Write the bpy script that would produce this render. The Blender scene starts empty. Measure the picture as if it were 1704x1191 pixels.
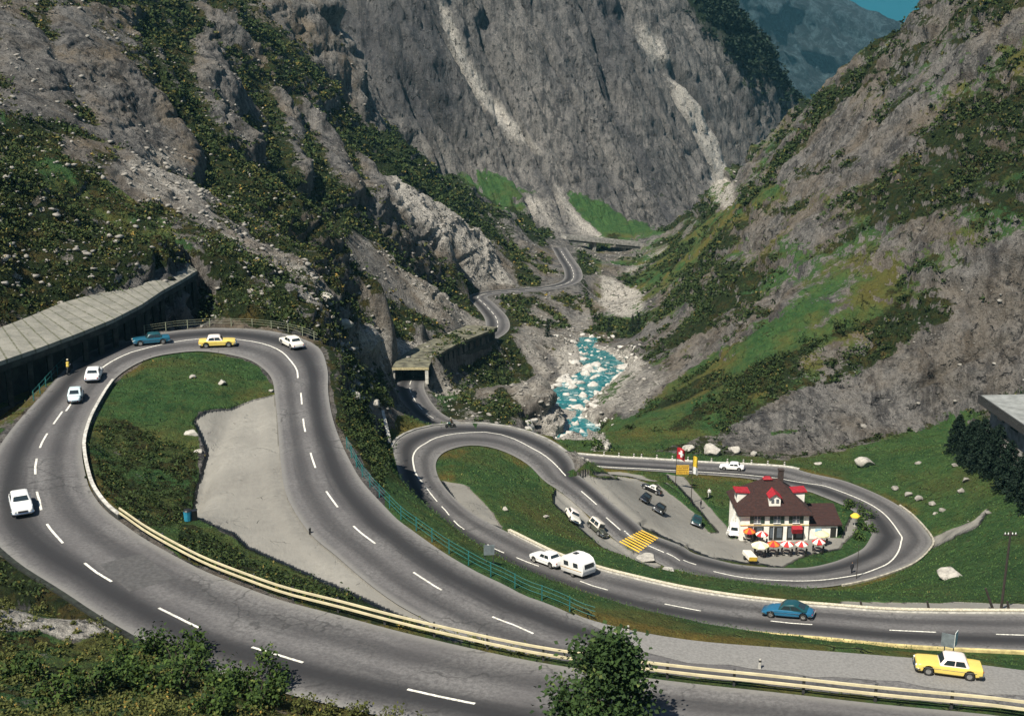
import bpy, math, random, time
import numpy as np
from mathutils import Vector, Matrix
from mathutils.bvhtree import BVHTree
random.seed(7); RNG=np.random.default_rng(11)
T0=time.time()
SC=bpy.context.scene; COL=SC.collection
R=math.radians
# ------------------------------------------------------------------ camera model
F=2050.0; PITCH=R(15.5); HC=100.0
def raydir(px,py,p=PITCH):
    u=(px-852)/F; v=(595.5-py)/F
    return np.array([u,math.cos(p)+v*math.sin(p),-math.sin(p)+v*math.cos(p)])
def at_t(px,py,t):
    return raydir(px,py)*t+np.array([0,0,HC])
def at_z(px,py,z):
    d=raydir(px,py); return at_t(px,py,(z-HC)/d[2])
def zs(px,py,z):
    """first survey of heights was made with one degree less tilt: correct it"""
    t=(z-HC)/raydir(px,py,R(14.5))[2]
    return z-.0175*(t-75)
def P3(px,py,z): return at_z(px,py,zs(px,py,z))
def proj(P):
    x,y,z=P[...,0],P[...,1],P[...,2]-HC
    dep=y*math.cos(PITCH)-z*math.sin(PITCH); up=y*math.sin(PITCH)+z*math.cos(PITCH)
    dep=np.maximum(dep,1e-3)
    return 852+F*x/dep,595.5-F*up/dep
cam=bpy.data.cameras.new('camera'); cam.sensor_width=36; cam.lens=36*F/1704; cam.clip_start=1; cam.clip_end=20000
co=bpy.data.objects.new('camera',cam); COL.objects.link(co); co.location=(0,0,HC); co.rotation_euler=(R(90)-PITCH,0,0); SC.camera=co
# ------------------------------------------------------------------ object helpers
def tag(o,label=None,cat=None,group=None,kind=None):
    if label: o['label']=label
    if cat: o['category']=cat
    if group: o['group']=group
    if kind: o['kind']=kind
    return o
def empty(name,loc=(0,0,0),rz=0,label=None,cat=None,group=None,rot=None):
    o=bpy.data.objects.new(name,None); COL.objects.link(o); o.location=loc
    o.rotation_euler=rot if rot is not None else (0,0,rz); o.empty_display_size=.3
    return tag(o,label,cat,group)
def link_mesh(name,me,mat,parent=None):
    o=bpy.data.objects.new(name,me); COL.objects.link(o)
    for m in (mat if isinstance(mat,(list,tuple)) else [mat]): me.materials.append(m)
    if parent: o.parent=parent
    return o
def np_mesh(name,V,Fq,smooth=False):
    """V (n,3), Fq (m,k) all faces with the same corner count"""
    V=np.asarray(V,np.float32); Fq=np.asarray(Fq,np.int32)
    me=bpy.data.meshes.new(name); n=len(V); m,k=Fq.shape
    me.vertices.add(n); me.vertices.foreach_set('co',V.ravel())
    me.loops.add(m*k); me.loops.foreach_set('vertex_index',Fq.ravel())
    me.polygons.add(m); me.polygons.foreach_set('loop_start',np.arange(0,m*k,k,dtype=np.int32))
    me.polygons.foreach_set('loop_total',np.full(m,k,np.int32))
    if smooth: me.polygons.foreach_set('use_smooth',np.ones(m,bool))
    me.update(calc_edges=True); me.validate(); return me
def col_attr(me,name,arr):
    a=me.color_attributes.new(name,'FLOAT_COLOR','POINT'); a.data.foreach_set('color',np.asarray(arr,np.float32).ravel())
def flt_attr(me,name,arr):
    a=me.attributes.new(name,'FLOAT','POINT'); a.data.foreach_set('value',np.asarray(arr,np.float32).ravel())
class MB:
    """collects shapes and links them as ONE mesh object"""
    def __init__(s): s.v=[]; s.f=[]
    def add(s,V,Fc):
        b=len(s.v); s.v+= [tuple(map(float,q)) for q in V]; s.f+=[tuple(i+b for i in f) for f in Fc]; return s
    def box(s,c,d,rz=0,rx=0,ry=0,taper=1.0,bev=0):
        x,y,z=d[0]/2,d[1]/2,d[2]/2; M=Matrix.Rotation(rz,3,'Z')@Matrix.Rotation(ry,3,'Y')@Matrix.Rotation(rx,3,'X')
        q=[]
        if bev<=0:
            for sz in(-1,1):
                k=taper if sz>0 else 1
                for sx,sy in((-1,-1),(1,-1),(1,1),(-1,1)): q.append(M@Vector((sx*x*k,sy*y*k,sz*z))+Vector(c))
            return s.add(q,[(3,2,1,0),(4,5,6,7),(0,1,5,4),(1,2,6,5),(2,3,7,6),(3,0,4,7)])
        b=min(bev,x*.9,y*.9,z*.9); rings=[(-z,b),(-z+b,0),(z-b,0),(z,b)]
        for zz,i in rings:
            k=taper if zz>0 else 1
            X,Y=(x-i)*k,(y-i)*k; c2=b if i==0 else b*.6
            for px,py in((-X+c2,-Y),(X-c2,-Y),(X,-Y+c2),(X,Y-c2),(X-c2,Y),(-X+c2,Y),(-X,Y-c2),(-X,-Y+c2)): q.append(M@Vector((px,py,zz))+Vector(c))
        f=[tuple(range(7,-1,-1)),tuple(range(24,32))]
        for r in range(3):
            for i in range(8): j=(i+1)%8; f.append((r*8+i,r*8+j,r*8+8+j,r*8+8+i))
        return s.add(q,f)
    def bar(s,a,b,r,r2=None,n=6):
        a=Vector(a);b=Vector(b); r2=r if r2 is None else r2; d=(b-a)
        if d.length<1e-6: return s
        d.normalize(); u=d.orthogonal().normalized(); w=d.cross(u); q=[]
        for p,rr in((a,r),(b,r2)):
            for i in range(n): t=2*math.pi*i/n; q.append(p+(u*math.cos(t)+w*math.sin(t))*rr)
        f=[(i,(i+1)%n,n+(i+1)%n,n+i) for i in range(n)]+[tuple(range(n-1,-1,-1)),tuple(range(n,2*n))]
        return s.add(q,f)
    def tube(s,pts,r,n=6):
        rr=r if isinstance(r,(list,tuple)) else [r]*len(pts)
        P=[Vector(p) for p in pts]; q=[]; u=None
        for i,p in enumerate(P):
            d=(P[min(i+1,len(P)-1)]-P[max(i-1,0)]).normalized()
            u=d.orthogonal().normalized() if u is None else (u-d*u.dot(d)).normalized()
            w=d.cross(u)
            for k in range(n): t=2*math.pi*k/n; q.append(p+(u*math.cos(t)+w*math.sin(t))*rr[i])
        f=[]
        for i in range(len(P)-1):
            for k in range(n): f.append((i*n+k,i*n+(k+1)%n,(i+1)*n+(k+1)%n,(i+1)*n+k))
        f+=[tuple(range(n-1,-1,-1)),tuple(range((len(P)-1)*n,len(P)*n))]
        return s.add(q,f)
    def lathe(s,prof,n=16,c=(0,0,0),axis='z'):
        q=[]
        for r,h in prof:
            for k in range(n):
                t=2*math.pi*k/n; a,b=r*math.cos(t),r*math.sin(t)
                q.append((c[0]+a,c[1]+b,c[2]+h) if axis=='z' else (c[0]+a,c[1]+h,c[2]+b) if axis=='y' else (c[0]+h,c[1]+a,c[2]+b))
        f=[]
        for i in range(len(prof)-1):
            for k in range(n): f.append((i*n+k,i*n+(k+1)%n,(i+1)*n+(k+1)%n,(i+1)*n+k))
        f+=[tuple(range(n-1,-1,-1)),tuple(range((len(prof)-1)*n,len(prof)*n))]
        return s.add(q,f)
    def build(s,name,mat,parent=None,smooth=False,label=None):
        me=bpy.data.meshes.new(name); me.from_pydata(s.v,[],s.f); me.validate()
        if smooth:
            for p in me.polygons: p.use_smooth=True
            try: me.set_sharp_from_angle(angle=R(38))
            except Exception: pass
        o=link_mesh(name,me,mat,parent)
        if label: o['label']=label
        return o
def copy_tree(o,parent=None):
    c=o.copy(); COL.objects.link(c); c.parent=parent
    for ch in [q for q in bpy.data.objects if q.parent==o]: copy_tree(ch,c)
    return c
# ------------------------------------------------------------------ noise
def _h(ix,iy,iz,s):
    h=(ix*np.uint32(374761393)+iy*np.uint32(668265263)+iz*np.uint32(2246822519)+np.uint32(s*3266489917&0xffffffff))
    h=(h^(h>>np.uint32(13)))*np.uint32(1274126177); h=h^(h>>np.uint32(16))
    return h.astype(np.float32)*np.float32(2/4294967295.)-np.float32(1)
def vnoise(x,y,z,s=0):
    with np.errstate(over='ignore'):
        fx,fy,fz=np.floor(x),np.floor(y),np.floor(z)
        ix,iy,iz=[q.astype(np.int64).astype(np.uint32) for q in(fx,fy,fz)]
        x=(x-fx).astype(np.float32);y=(y-fy).astype(np.float32);z=(z-fz).astype(np.float32)
        x=x*x*x*(x*(x*6-15)+10);y=y*y*y*(y*(y*6-15)+10);z=z*z*z*(z*(z*6-15)+10)
        o=np.uint32(1)
        def L(a,b,t): return a+(b-a)*t
        a=L(L(_h(ix,iy,iz,s),_h(ix+o,iy,iz,s),x),L(_h(ix,iy+o,iz,s),_h(ix+o,iy+o,iz,s),x),y)
        b=L(L(_h(ix,iy,iz+o,s),_h(ix+o,iy,iz+o,s),x),L(_h(ix,iy+o,iz+o,s),_h(ix+o,iy+o,iz+o,s),x),y)
        return L(a,b,z)
def fbm(x,y,z,o=4,s=0,g=.5,ridge=False):
    t=0;a=1;n=0
    for i in range(o):
        v=vnoise(x,y,z,s+i*17)
        if ridge: v=1-2*np.abs(v)
        t=t+a*v;n+=a;a*=g;x=x*2.03+11.3;y=y*2.03-7.1;z=z*2.03+3.7
    return t/n
def sstep(a,b,x):
    t=np.clip((x-a)/(b-a),0,1); return t*t*(3-2*t)
def crom(pts,n):
    pts=np.array(pts,float); Q=np.vstack([2*pts[0]-pts[1],pts,2*pts[-1]-pts[-2]]); o=[]
    for i in range(1,len(Q)-2):
        a,b,c,d=Q[i-1:i+3]
        for k in range(n):
            t=k/n; o.append(.5*((2*b)+(c-a)*t+(2*a-5*b+4*c-d)*t*t+(3*b-a-3*c+d)*t**3))
    o.append(pts[-1]); return np.array(o)
def resample(L,step):
    d=np.r_[0,np.cumsum(np.linalg.norm(np.diff(L[:,:3],axis=0),axis=1))]; n=max(2,int(d[-1]/step)+1)
    s=np.linspace(0,d[-1],n); return np.stack([np.interp(s,d,L[:,k]) for k in range(L.shape[1])],1)
def smooth1(a,k):
    for _ in range(k): a=np.r_[a[0],(a[:-2]+2*a[1:-1]+a[2:])/4,a[-1]]
    return a
# ------------------------------------------------------------------ materials
MATS={}
def nt_new(name):
    m=bpy.data.materials.new(name); m.use_nodes=True; nt=m.node_tree; b=nt.nodes['Principled BSDF']; return m,nt,b
def N(nt,t,**kw):
    n=nt.nodes.new(t)
    for k,v in kw.items():
        if k.startswith('i_'): n.inputs[k[2:].replace('_',' ')].default_value=v
        else: setattr(n,k,v)
    return n
def ramp(nt,fac,a,b,inv=False):
    r=N(nt,'ShaderNodeMapRange',interpolation_type='SMOOTHSTEP'); r.inputs[1].default_value=a; r.inputs[2].default_value=b
    if inv: r.inputs[3].default_value=1; r.inputs[4].default_value=0
    nt.links.new(fac,r.inputs[0]); return r.outputs[0]
def mixc(nt,fac,a,b,mode='MIX'):
    m=N(nt,'ShaderNodeMix',data_type='RGBA',blend_type=mode)
    for k,v in((0,fac),(6,a),(7,b)):
        if hasattr(v,'is_output') or isinstance(v,bpy.types.NodeSocket): nt.links.new(v,m.inputs[k])
        elif k==0: m.inputs[0].default_value=v
        else: m.inputs[k].default_value=(*v,1)
    return m.outputs[2]
def math_n(nt,op,a,b=None,c=None):
    m=N(nt,'ShaderNodeMath',operation=op)
    for k,v in enumerate((a,b,c)):
        if v is None: continue
        if isinstance(v,bpy.types.NodeSocket): nt.links.new(v,m.inputs[k])
        else: m.inputs[k].default_value=v
    return m.outputs[0]
def noise_n(nt,vec,scale,det=5,rough=.6,dist=0):
    n=N(nt,'ShaderNodeTexNoise'); n.inputs['Scale'].default_value=scale; n.inputs['Detail'].default_value=det; n.inputs['Roughness'].default_value=rough; n.inputs['Distortion'].default_value=dist
    if vec is not None: nt.links.new(vec,n.inputs['Vector'])
    return n.outputs['Fac']
def mapped(nt,scale,rot=(0,0,0),coord='Object'):
    tc=N(nt,'ShaderNodeTexCoord'); mp=N(nt,'ShaderNodeMapping'); mp.inputs['Scale'].default_value=scale; mp.inputs['Rotation'].default_value=rot
    nt.links.new(tc.outputs[coord],mp.inputs['Vector']); return mp.outputs[0]
def geo_pos(nt): return N(nt,'ShaderNodeNewGeometry').outputs['Position']
def bump(nt,b,h,strength=.5,dist=.1):
    n=N(nt,'ShaderNodeBump'); n.inputs['Strength'].default_value=strength; n.inputs['Distance'].default_value=dist
    nt.links.new(h,n.inputs['Height']); nt.links.new(n.outputs[0],b.inputs['Normal'])
def mat(name,c,rough=.6,metal=0,var=.12,scale=3,coat=0,spec=.5,bmp=0):
    """plain surface with a little uneven wear"""
    if name in MATS: return MATS[name]
    m,nt,b=nt_new(name)
    v=mapped(nt,(1,1,1)); n=noise_n(nt,v,scale,4)
    c2=tuple(max(0,q*(1-var*2)) for q in c); c3=tuple(min(1,q*(1+var)) for q in c)
    nt.links.new(mixc(nt,ramp(nt,n,.3,.7),c2,c3),b.inputs['Base Color'])
    b.inputs['Roughness'].default_value=rough; b.inputs['Metallic'].default_value=metal; b.inputs['Coat Weight'].default_value=coat
    b.inputs['Specular IOR Level'].default_value=spec
    if bmp: bump(nt,b,n,bmp,.05)
    MATS[name]=m; return m
# ------------------------------------------------------------------ roads: edges surveyed as (photo column, photo row, height)
AB_in=[(1850,1212,64.2),(1704,1196,63.5),(1635,1187,63.2),(1467,1171,62.6),(1298,1152,62),(1130,1134,61.5),(964,1112,61.1),(863,1095,60.9),(762,1073,60.7),(661,1049,60.6),(560,1022,60.4),(471,999,60.3),(404,975,60.2),(337,948,60.1),(279,918,60),(236,893,60),(209,874,60),(178,851,60),(158,827,60),(145,800,60),(136,749,60),(143,712,60),(158,679,60),(185,637,60),(215,612,60),(252,595,60),(286,588,60),(329,584,60),(369,588,59.9),(413,598,59.8),(440,615,59.6),(453,632,59.4),(457,655,59.2),(462,702,58.8),(467,769,58.3),(478,827,57.9),(515,886,57.5),(560,925,57.1),(610,968,56.8),(661,1005,56.5),(711,1032,56.3),(762,1059,56),(809,1076,55.8),(900,1108,55.4),(1000,1125,55),(1130,1140,54.7),(1298,1160,54.3),(1467,1180,54),(1704,1210,53.5),(1850,1225,53.2)]
AB_out=[(2000,1380),(1850,1360),(1650,1325),(1300,1290),(1050,1262),(850,1232),(700,1205),(569,1177),(471,1154),(337,1113),(280,1090),(236,1069),(175,1029),(118,992),(77,965),(40,945),(7,925),(-15,900),(-28,870),(-32,830),(-24,790),(0,739),(34,696),(81,645),(111,615),(128,598),(168,578),(235,558),(286,547),(336,544),(396,543),(453,546),(487,553),(517,568),(534,588),(541,615),(546,655),(551,692),(564,729),(594,790),(627,827),(661,862),(695,891),(728,915),(779,941),(829,968),(880,992),(930,1012),(981,1029),(1085,1063),(1130,1071),(1197,1073),(1298,1078),(1383,1086),(1467,1095),(1517,1095),(1635,1106),(1704,1118),(1850,1135),(2000,1150)]
CD_in=[(1850,1020,47),(1704,1021,46),(1500,1019,45),(1383,1011,44.5),(1298,1004,44),(1214,994,43.5),(1130,980,43),(1031,957,42.2),(981,943,41.7),(930,926,41.2),(897,911,40.8),(863,894,40.4),(829,877,40),(789,855,39.4),(755,827,38.8),(733,800,38.2),(725,776,37.6),(731,759,37.2),(748,748,36.7),(778,741,36.1),(812,743,35.4),(846,754,34.6),(879,773,33.6),(906,800,32.4),(936,820,31.2),(982,860,29.6),(1025,899,28.2),(1046,912,27.6),(1099,938,26.3),(1130,955,25.6),(1197,972,24.5),(1265,980,23.8),(1366,977,23.2),(1433,966,22.8),(1480,952,22.6),(1520,935,22.4),(1545,912,22.2),(1549,895,22),(1521,861,21.8),(1494,840,21.7),(1467,825,21.6),(1433,810,21.5),(1399,798,21.3),(1348,787,21.1),(1314,778,21),(1247,773,20.8),(1180,770,20.6),(1084,764,20.3),(1030,761,20.1),(943,754,19.7)]
CD_out=[(2000,1100),(1850,1090),(1704,1083),(1534,1076),(1433,1066),(1231,1049),(1130,1036),(1065,1022),(998,1004),(930,984),(880,963),(829,942),(796,923),(762,904),(735,881),(708,854),(684,800),(664,769),(657,746),(657,732),(678,717),(711,707),(745,702),(778,700),(812,702),(846,707),(879,719),(913,736),(943,756),(964,790),(998,830),(1031,857),(1065,877),(1099,894),(1129,908),(1180,928),(1247,941),(1298,945),(1331,946),(1365,941),(1398,931),(1429,918),(1444,904),(1449,888),(1442,871),(1432,857),(1398,837),(1340,816),(1300,805),(1230,793),(1151,788),(1030,780),(963,776)]
# centre line of the valley road: column, row, height, half width
VR=[(943,764,19.7,3.2),(880,748,18.6,3.2),(800,722,17.6,3.2),(745,706,17.2,3.2),(712,690,17,3.3),(690,665,16.6,3.5),(682,640,16.1,3.6),(700,615,15.5,3.6),(745,589,14.5,3.6),(795,568,13.4,3.7),(825,550,12.6,3.8),(826,530,12,3.8),(808,508,11.1,3.6),(795,494,10.3,3.4),(820,487,9.4,3.4),(870,483,8.4,3.4),(920,478,7.7,3.4),(951,467,7,3.6),(953,450,6.2,3.7),(941,430,5,3.5),(930,412,4,3.5)]
def strip(inn,out,step=1.5):
    I=crom(np.array(inn,float),6); W=np.array([P3(*q) for q in I])
    W[:,2]=smooth1(W[:,2],30)
    W=np.array([at_z(a,b,c) for (a,b,_),c in zip(I,W[:,2])]); W=resample(W,step)
    T=np.gradient(W[:,:2],axis=0); T/=np.linalg.norm(T,axis=1)[:,None]; T=np.stack([smooth1(T[:,0],3),smooth1(T[:,1],3)],1); T/=np.linalg.norm(T,axis=1)[:,None]
    Nn=np.stack([-T[:,1],T[:,0]],1); res=np.full(len(W),np.nan)
    for i,(w,n) in enumerate(zip(W,Nn)):
        O=np.array([at_z(a,b,w[2])[:2] for a,b in out]); e=O[1:]-O[:-1]; a=O[:-1]-w[:2]
        det=n[0]*(-e[:,1])+e[:,0]*n[1]; det=np.where(abs(det)<1e-9,1e-9,det)
        k=(a[:,0]*(-e[:,1])+e[:,0]*a[:,1])/det; l=(n[0]*a[:,1]-n[1]*a[:,0])/det
        ok=(l>=0)&(l<=1)&(k>3)&(k<17)
        if ok.any(): res[i]=k[ok].min()
    idx=np.arange(len(W)); g=~np.isnan(res); res=np.interp(idx,idx[g],res[g]); res=smooth1(np.clip(res,5.5,14),12)
    return dict(c=W,n=Nn,w=res)       # inner edge point, direction to the outer edge, width
ROADS={'AB':strip(AB_in,AB_out),'CD':strip(CD_in,CD_out)}
def strip_mid(rows,step=1.5):
    I=crom(np.array(rows,float),6); W=np.array([P3(a,b,c) for a,b,c,_ in I]); z=smooth1(W[:,2],25)
    W=np.array([np.r_[at_z(i[0],i[1],q),i[3]] for i,q in zip(I,z)]); W=resample(W,step)
    T=np.gradient(W[:,:2],axis=0); T/=np.linalg.norm(T,axis=1)[:,None]; Nn=np.stack([-T[:,1],T[:,0]],1)
    C=W[:,:3].copy(); C[:,:2]-=Nn*W[:,3:4]
    return dict(c=C,n=Nn,w=2*W[:,3])
ROADS['VR']=strip_mid(VR)
def on_strip(r,i,f,dz=0):
    """point on road r at (fractional) station i, fraction f of the width from the inner edge"""
    i=np.clip(i,0,len(r['c'])-1.001); k=int(i); t=i-k
    c=r['c'][k]*(1-t)+r['c'][k+1]*t; n=r['n'][k]*(1-t)+r['n'][k+1]*t; w=r['w'][k]*(1-t)+r['w'][k+1]*t
    return np.array([c[0]+n[0]*w*f,c[1]+n[1]*w*f,c[2]+dz])
def near_station(r,px,py,f=0):
    P=np.array([on_strip(r,i,f) for i in range(len(r['c']))]); x,y=proj(P); return int(np.argmin((x-px)**2+(y-py)**2))
# ------------------------------------------------------------------ terrain control points (column,row,distance)
CT=[(420,528,168),(420,500,173),(500,480,190),(345,445,196),(450,420,235),(560,480,245),(600,540,265),(600,600,250),(600,690,230),(640,690,224),(560,560,225),(575,640,215),
(680,598,292),(640,560,285),(640,450,310),(700,500,335),(720,560,312),(780,475,425),(760,430,430),(750,520,360),
(300,300,260),(100,100,280),(200,100,300),(40,300,185),(40,450,166),(200,430,197),(100,380,182),(100,200,230),(400,300,290),(500,300,330),(550,380,300),(600,300,390),(650,350,390),(700,400,400),(750,380,460),(800,430,470),(850,400,530),(880,440,500),(-150,300,160),(-150,100,230),(-150,450,150),(-150,0,260),
(590,180,470),(680,240,520),(760,290,560),(830,340,585),(905,392,605),(300,0,420),(450,0,500),(555,0,530),(480,100,440),(400,150,400),(350,50,420),(200,0,370),(20,20,290),(500,200,430),(120,-60,340),(300,-80,440),(450,-80,520),(230,200,285),(-60,-60,300),
(600,100,640),(612,0,650),(700,100,650),(700,0,662),(690,230,640),(760,270,650),(800,0,690),(800,150,675),(850,275,665),(850,310,650),(900,350,650),(960,375,650),(1000,0,735),(1000,200,700),(1000,320,675),(1060,370,672),(1100,388,680),(1150,358,720),(1200,332,770),(900,100,700),(920,240,678),(1080,260,715),(1080,100,745),
(1150,150,770),(1150,0,800),(1250,250,810),(1250,100,830),(1200,0,815),(1275,78,850),(1352,172,890),(1305,225,860),(700,-100,680),(900,-100,740),(1100,-100,800),
(1150,750,246),(1300,757,244),(1400,737,247),(1500,717,249),(1600,692,251),(1300,700,253),(1300,650,261),(1300,600,270),(1300,500,290),(1300,400,330),(1300,300,380),(1400,600,267),(1400,450,290),(1400,300,330),(1400,200,370),(1424,108,430),(1500,600,261),(1500,450,275),(1500,300,300),(1500,150,340),(1504,50,400),(1600,600,254),(1600,450,262),(1600,300,278),(1600,150,305),(1600,0,332),(1690,600,247),(1690,450,252),(1690,300,262),(1690,100,290),(1690,0,305),(1900,600,235),(1900,300,245),(1900,0,280),(1600,-100,350),(1800,-100,320),
(1200,700,258),(1200,600,300),(1100,700,265),(1050,700,272),(1010,722,274),(1100,620,310),(1040,600,345),(985,672,306),(1200,500,350),(1200,400,430),(1100,500,430),(1100,430,560),(1150,400,540),(1200,350,600),(1280,300,480),(1212,325,740),(1280,230,620),(1344,166,540),(1564,8,362),(1240,280,700),(1060,560,400),
(780,650,300),(860,640,312),(905,655,300),(880,690,283),(820,690,276),(770,690,278),(870,560,370),(920,590,372),(900,500,440),(960,530,438),(1000,500,488),(1020,440,560),(990,420,600),(870,520,420),(905,720,280),
(1060,450,570),
(965,712,296),(935,690,308),(950,659,324),(1020,618,350),(960,580,385),(1010,545,425),(1045,505,475),(1022,470,525),(1055,425,610),(945,738,287),
# grass bowl at the right, island, banks, foreground hill
(1600,950,160),(1650,1000,128),(1600,870,185),(1650,800,205),(1600,740,226),(1700,740,215),(1700,860,175),(1500,760,232),(1430,770,237),(1400,990,150),(1550,985,140),(1850,900,150),(1850,750,200),

(820,790,182),(870,840,172),(900,880,163),(960,900,161),(780,770,187),
(1100,840,206),(1180,890,196),(1290,900,196),(1290,870,207),(1400,880,200),(1200,830,217),(1060,800,220),(1100,800,219),(1000,795,223),
(-20,1000,84.5),(60,1035,83),(120,1022,82.5),(190,1033,82),(100,1100,76),(0,1191,63),(200,1191,66),(350,1160,71),(500,1185,72),(250,1100,76),(700,1260,66),(1000,1300,62),(-150,1100,70),(-150,1000,85),(-150,1250,50),(200,1350,42),(700,1450,45),(1300,1400,52),(1800,1450,45)]
pts=[at_t(*c) for c in CT]
for q in [(300,625,60.4),(400,625,60),(330,680,59.4),(400,690,58.4),(250,650,60),(230,720,58.6),(200,800,57.8),(350,760,57.9),(420,800,57.5),(440,720,58.2),(320,860,57),(260,860,57.2),(400,900,56.9),(500,960,56.6),(600,1000,56.3),(450,960,57.2),(330,920,57.6),(560,1000,56.8),(450,860,57.2)]: pts.append(P3(*q))
r=ROADS['AB']
for q in ((-30,905),(20,935),(80,968),(140,1005)):
    P_=np.array([on_strip(r,i,1) for i in range(len(r['c']))]); px_,py_=proj(P_); i=int(np.argmin((px_-q[0])**2+(py_-q[1])**2)); w_=r['w'][i]
    pts.append(on_strip(r,i,1+1.3/w_,-3.4)); pts.append(on_strip(r,i,1+3.4/w_,-3.2))
r=ROADS['VR']; P_=np.array([on_strip(r,i,.5) for i in range(len(r['c']))]); px_,py_=proj(P_); ia=int(np.argmin((px_-678)**2+(py_-636)**2)); ib=int(np.argmin((px_-800)**2+(py_-565)**2)); GAL=(ia,ib)
for i in range(ia,ib,3):
    o_=1 if on_strip(r,i,1)[0]>on_strip(r,i,0)[0] else 0; sg=1 if o_ else -1; w_=r['w'][i]
    pts.append(on_strip(r,i,o_+sg*2.2/w_,-4.2)); pts.append(on_strip(r,i,1-o_-sg*2.2/w_,4.4)); pts.append(on_strip(r,i,1-o_-sg*5/w_,6.0))
# the bench the avalanche gallery stands on
for (a,b_),(c,d) in zip([(-60,622),(0,601),(67,578),(134,553),(188,531),(235,507),(269,484),(302,466),(328,450)],[(-60,562),(0,545),(50,526),(101,504),(168,486),(218,470),(262,457),(285,441),(308,434)]):
    f_=P3(a,b_,64); k_=P3(c,d,64.9); u_=(k_-f_); u_[2]=0; u_/=np.linalg.norm(u_)
    pts.append(np.array([*(f_-u_*1.2)[:2],f_[2]-6.3])); pts.append(np.array([*(f_+u_*2.5)[:2],f_[2]-5.6])); pts.append(np.array([*(k_-u_*.6)[:2],k_[2]-.9])); pts.append(np.array([*(k_+u_*3)[:2],k_[2]+1.6]))
# hidden ground behind the crests and in the gorges
for c in [(590,180,470),(680,240,520),(760,290,560),(830,340,585),(555,0,530)]:
    q=at_t(*c); pts.append(np.array([q[0]-3,q[1]+32,q[2]-24]))
for c in [(1424,108,430),(1504,50,400),(1344,166,540),(1564,8,362),(1280,230,620)]:
    q=at_t(*c); k=1+60/np.hypot(q[0],q[1]); pts.append(np.array([q[0]*k,q[1]*k,q[2]-38])); pts.append(np.array([q[0]*(k+.2),q[1]*(k+.2),q[2]-80]))
for c in [(1200,0,815),(1275,78,850),(1352,172,890)]:
    q=at_t(*c); k=1.09; pts.append(np.array([q[0]*k,q[1]*k,q[2]-45]))
pts+= [np.array(q) for q in [(-45,590,22),(-20,615,8),(300,900,-40),(260,700,-20),(-140,80,64),(-110,110,58),(-90,130,60),(420,1100,-60)]]
for nm,stp in(('AB',5),('CD',5),('VR',4)):
    r=ROADS[nm]
    for i in range(0,len(r['c']),stp):
        for f in(-.04,1.04): pts.append(on_strip(r,i,f,-.1))
CP=np.array(pts)
keep=[]
for i in range(len(CP)):                       # drop near-duplicates in plan (they would fight each other)
    if all(np.hypot(CP[i,0]-CP[j,0],CP[i,1]-CP[j,1])>2.0 for j in keep): keep.append(i)
CP=CP[keep]
MQ=4.0
def _phi(A,B): return np.sqrt((A[:,None,0]-B[None,:,0])**2+(A[:,None,1]-B[None,:,1])**2+MQ*MQ)
n=len(CP); A=np.zeros((n+3,n+3)); A[:n,:n]=_phi(CP,CP)-np.eye(n)*.35; Pm=np.c_[np.ones(n),CP[:,:2]]; A[:n,n:]=Pm; A[n:,:n]=Pm.T
SOL=np.linalg.solve(A,np.r_[CP[:,2],0,0,0])
CP32=CP.astype(np.float32); S32=SOL.astype(np.float32)
def base_h(XY):
    out=np.empty(len(XY),np.float32); XY=XY.astype(np.float32)
    for i in range(0,len(XY),20000):
        q=XY[i:i+20000]; out[i:i+20000]=_phi(q,CP32)@S32[:n]+S32[n]+q@S32[n+1:]
    return out
r['zo']=np.zeros(len(r['c'])); r['zo'][GAL[0]+5:GAL[1]-2]=3.85
def road_info(r,XY,maxd=14):
    """signed lateral fraction distance outside the road edges and road height, for points near the road"""
    c=r['c']; cen=c[:,:2]+r['n']*(r['w']/2)[:,None]; hw=r['w']/2
    lo=cen.min(0)-maxd-8; hi=cen.max(0)+maxd+8
    idx=np.where((XY[:,0]>lo[0])&(XY[:,0]<hi[0])&(XY[:,1]>lo[1])&(XY[:,1]<hi[1]))[0]
    d=np.full(len(XY),1e3,np.float32); z=np.zeros(len(XY),np.float32); s=np.zeros(len(XY),np.float32)
    c32=cen.astype(np.float32); T=np.stack([r['n'][:,1],-r['n'][:,0]],1)
    for i in range(0,len(idx),20000):
        k=idx[i:i+20000]; q=XY[k].astype(np.float32)
        D=(q[:,None,0]-c32[None,:,0])**2+(q[:,None,1]-c32[None,:,1])**2-(hw[None,:]**2).astype(np.float32)
        j=D.argmin(1); v=q-c32[j]; lat=(v*r['n'][j]).sum(1); al=np.abs((v*T[j]).sum(1))
        dd=np.maximum(np.abs(lat)-hw[j],0); dd=np.where((j==0)|(j==len(c)-1),np.hypot(dd,np.maximum(al-1,0)),dd)
        zz=c[j,2]+(r['zo'][j] if 'zo' in r else 0)
        # linear along-road height
        j2=np.clip(j+np.where((v*T[j]).sum(1)>0,1,-1),0,len(c)-1); zz=zz+(c[j2,2]-c[j,2])*np.clip(al/1.5,0,1)
        d[k]=dd; z[k]=zz; s[k]=np.sign(lat)
    return d,z,s
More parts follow.
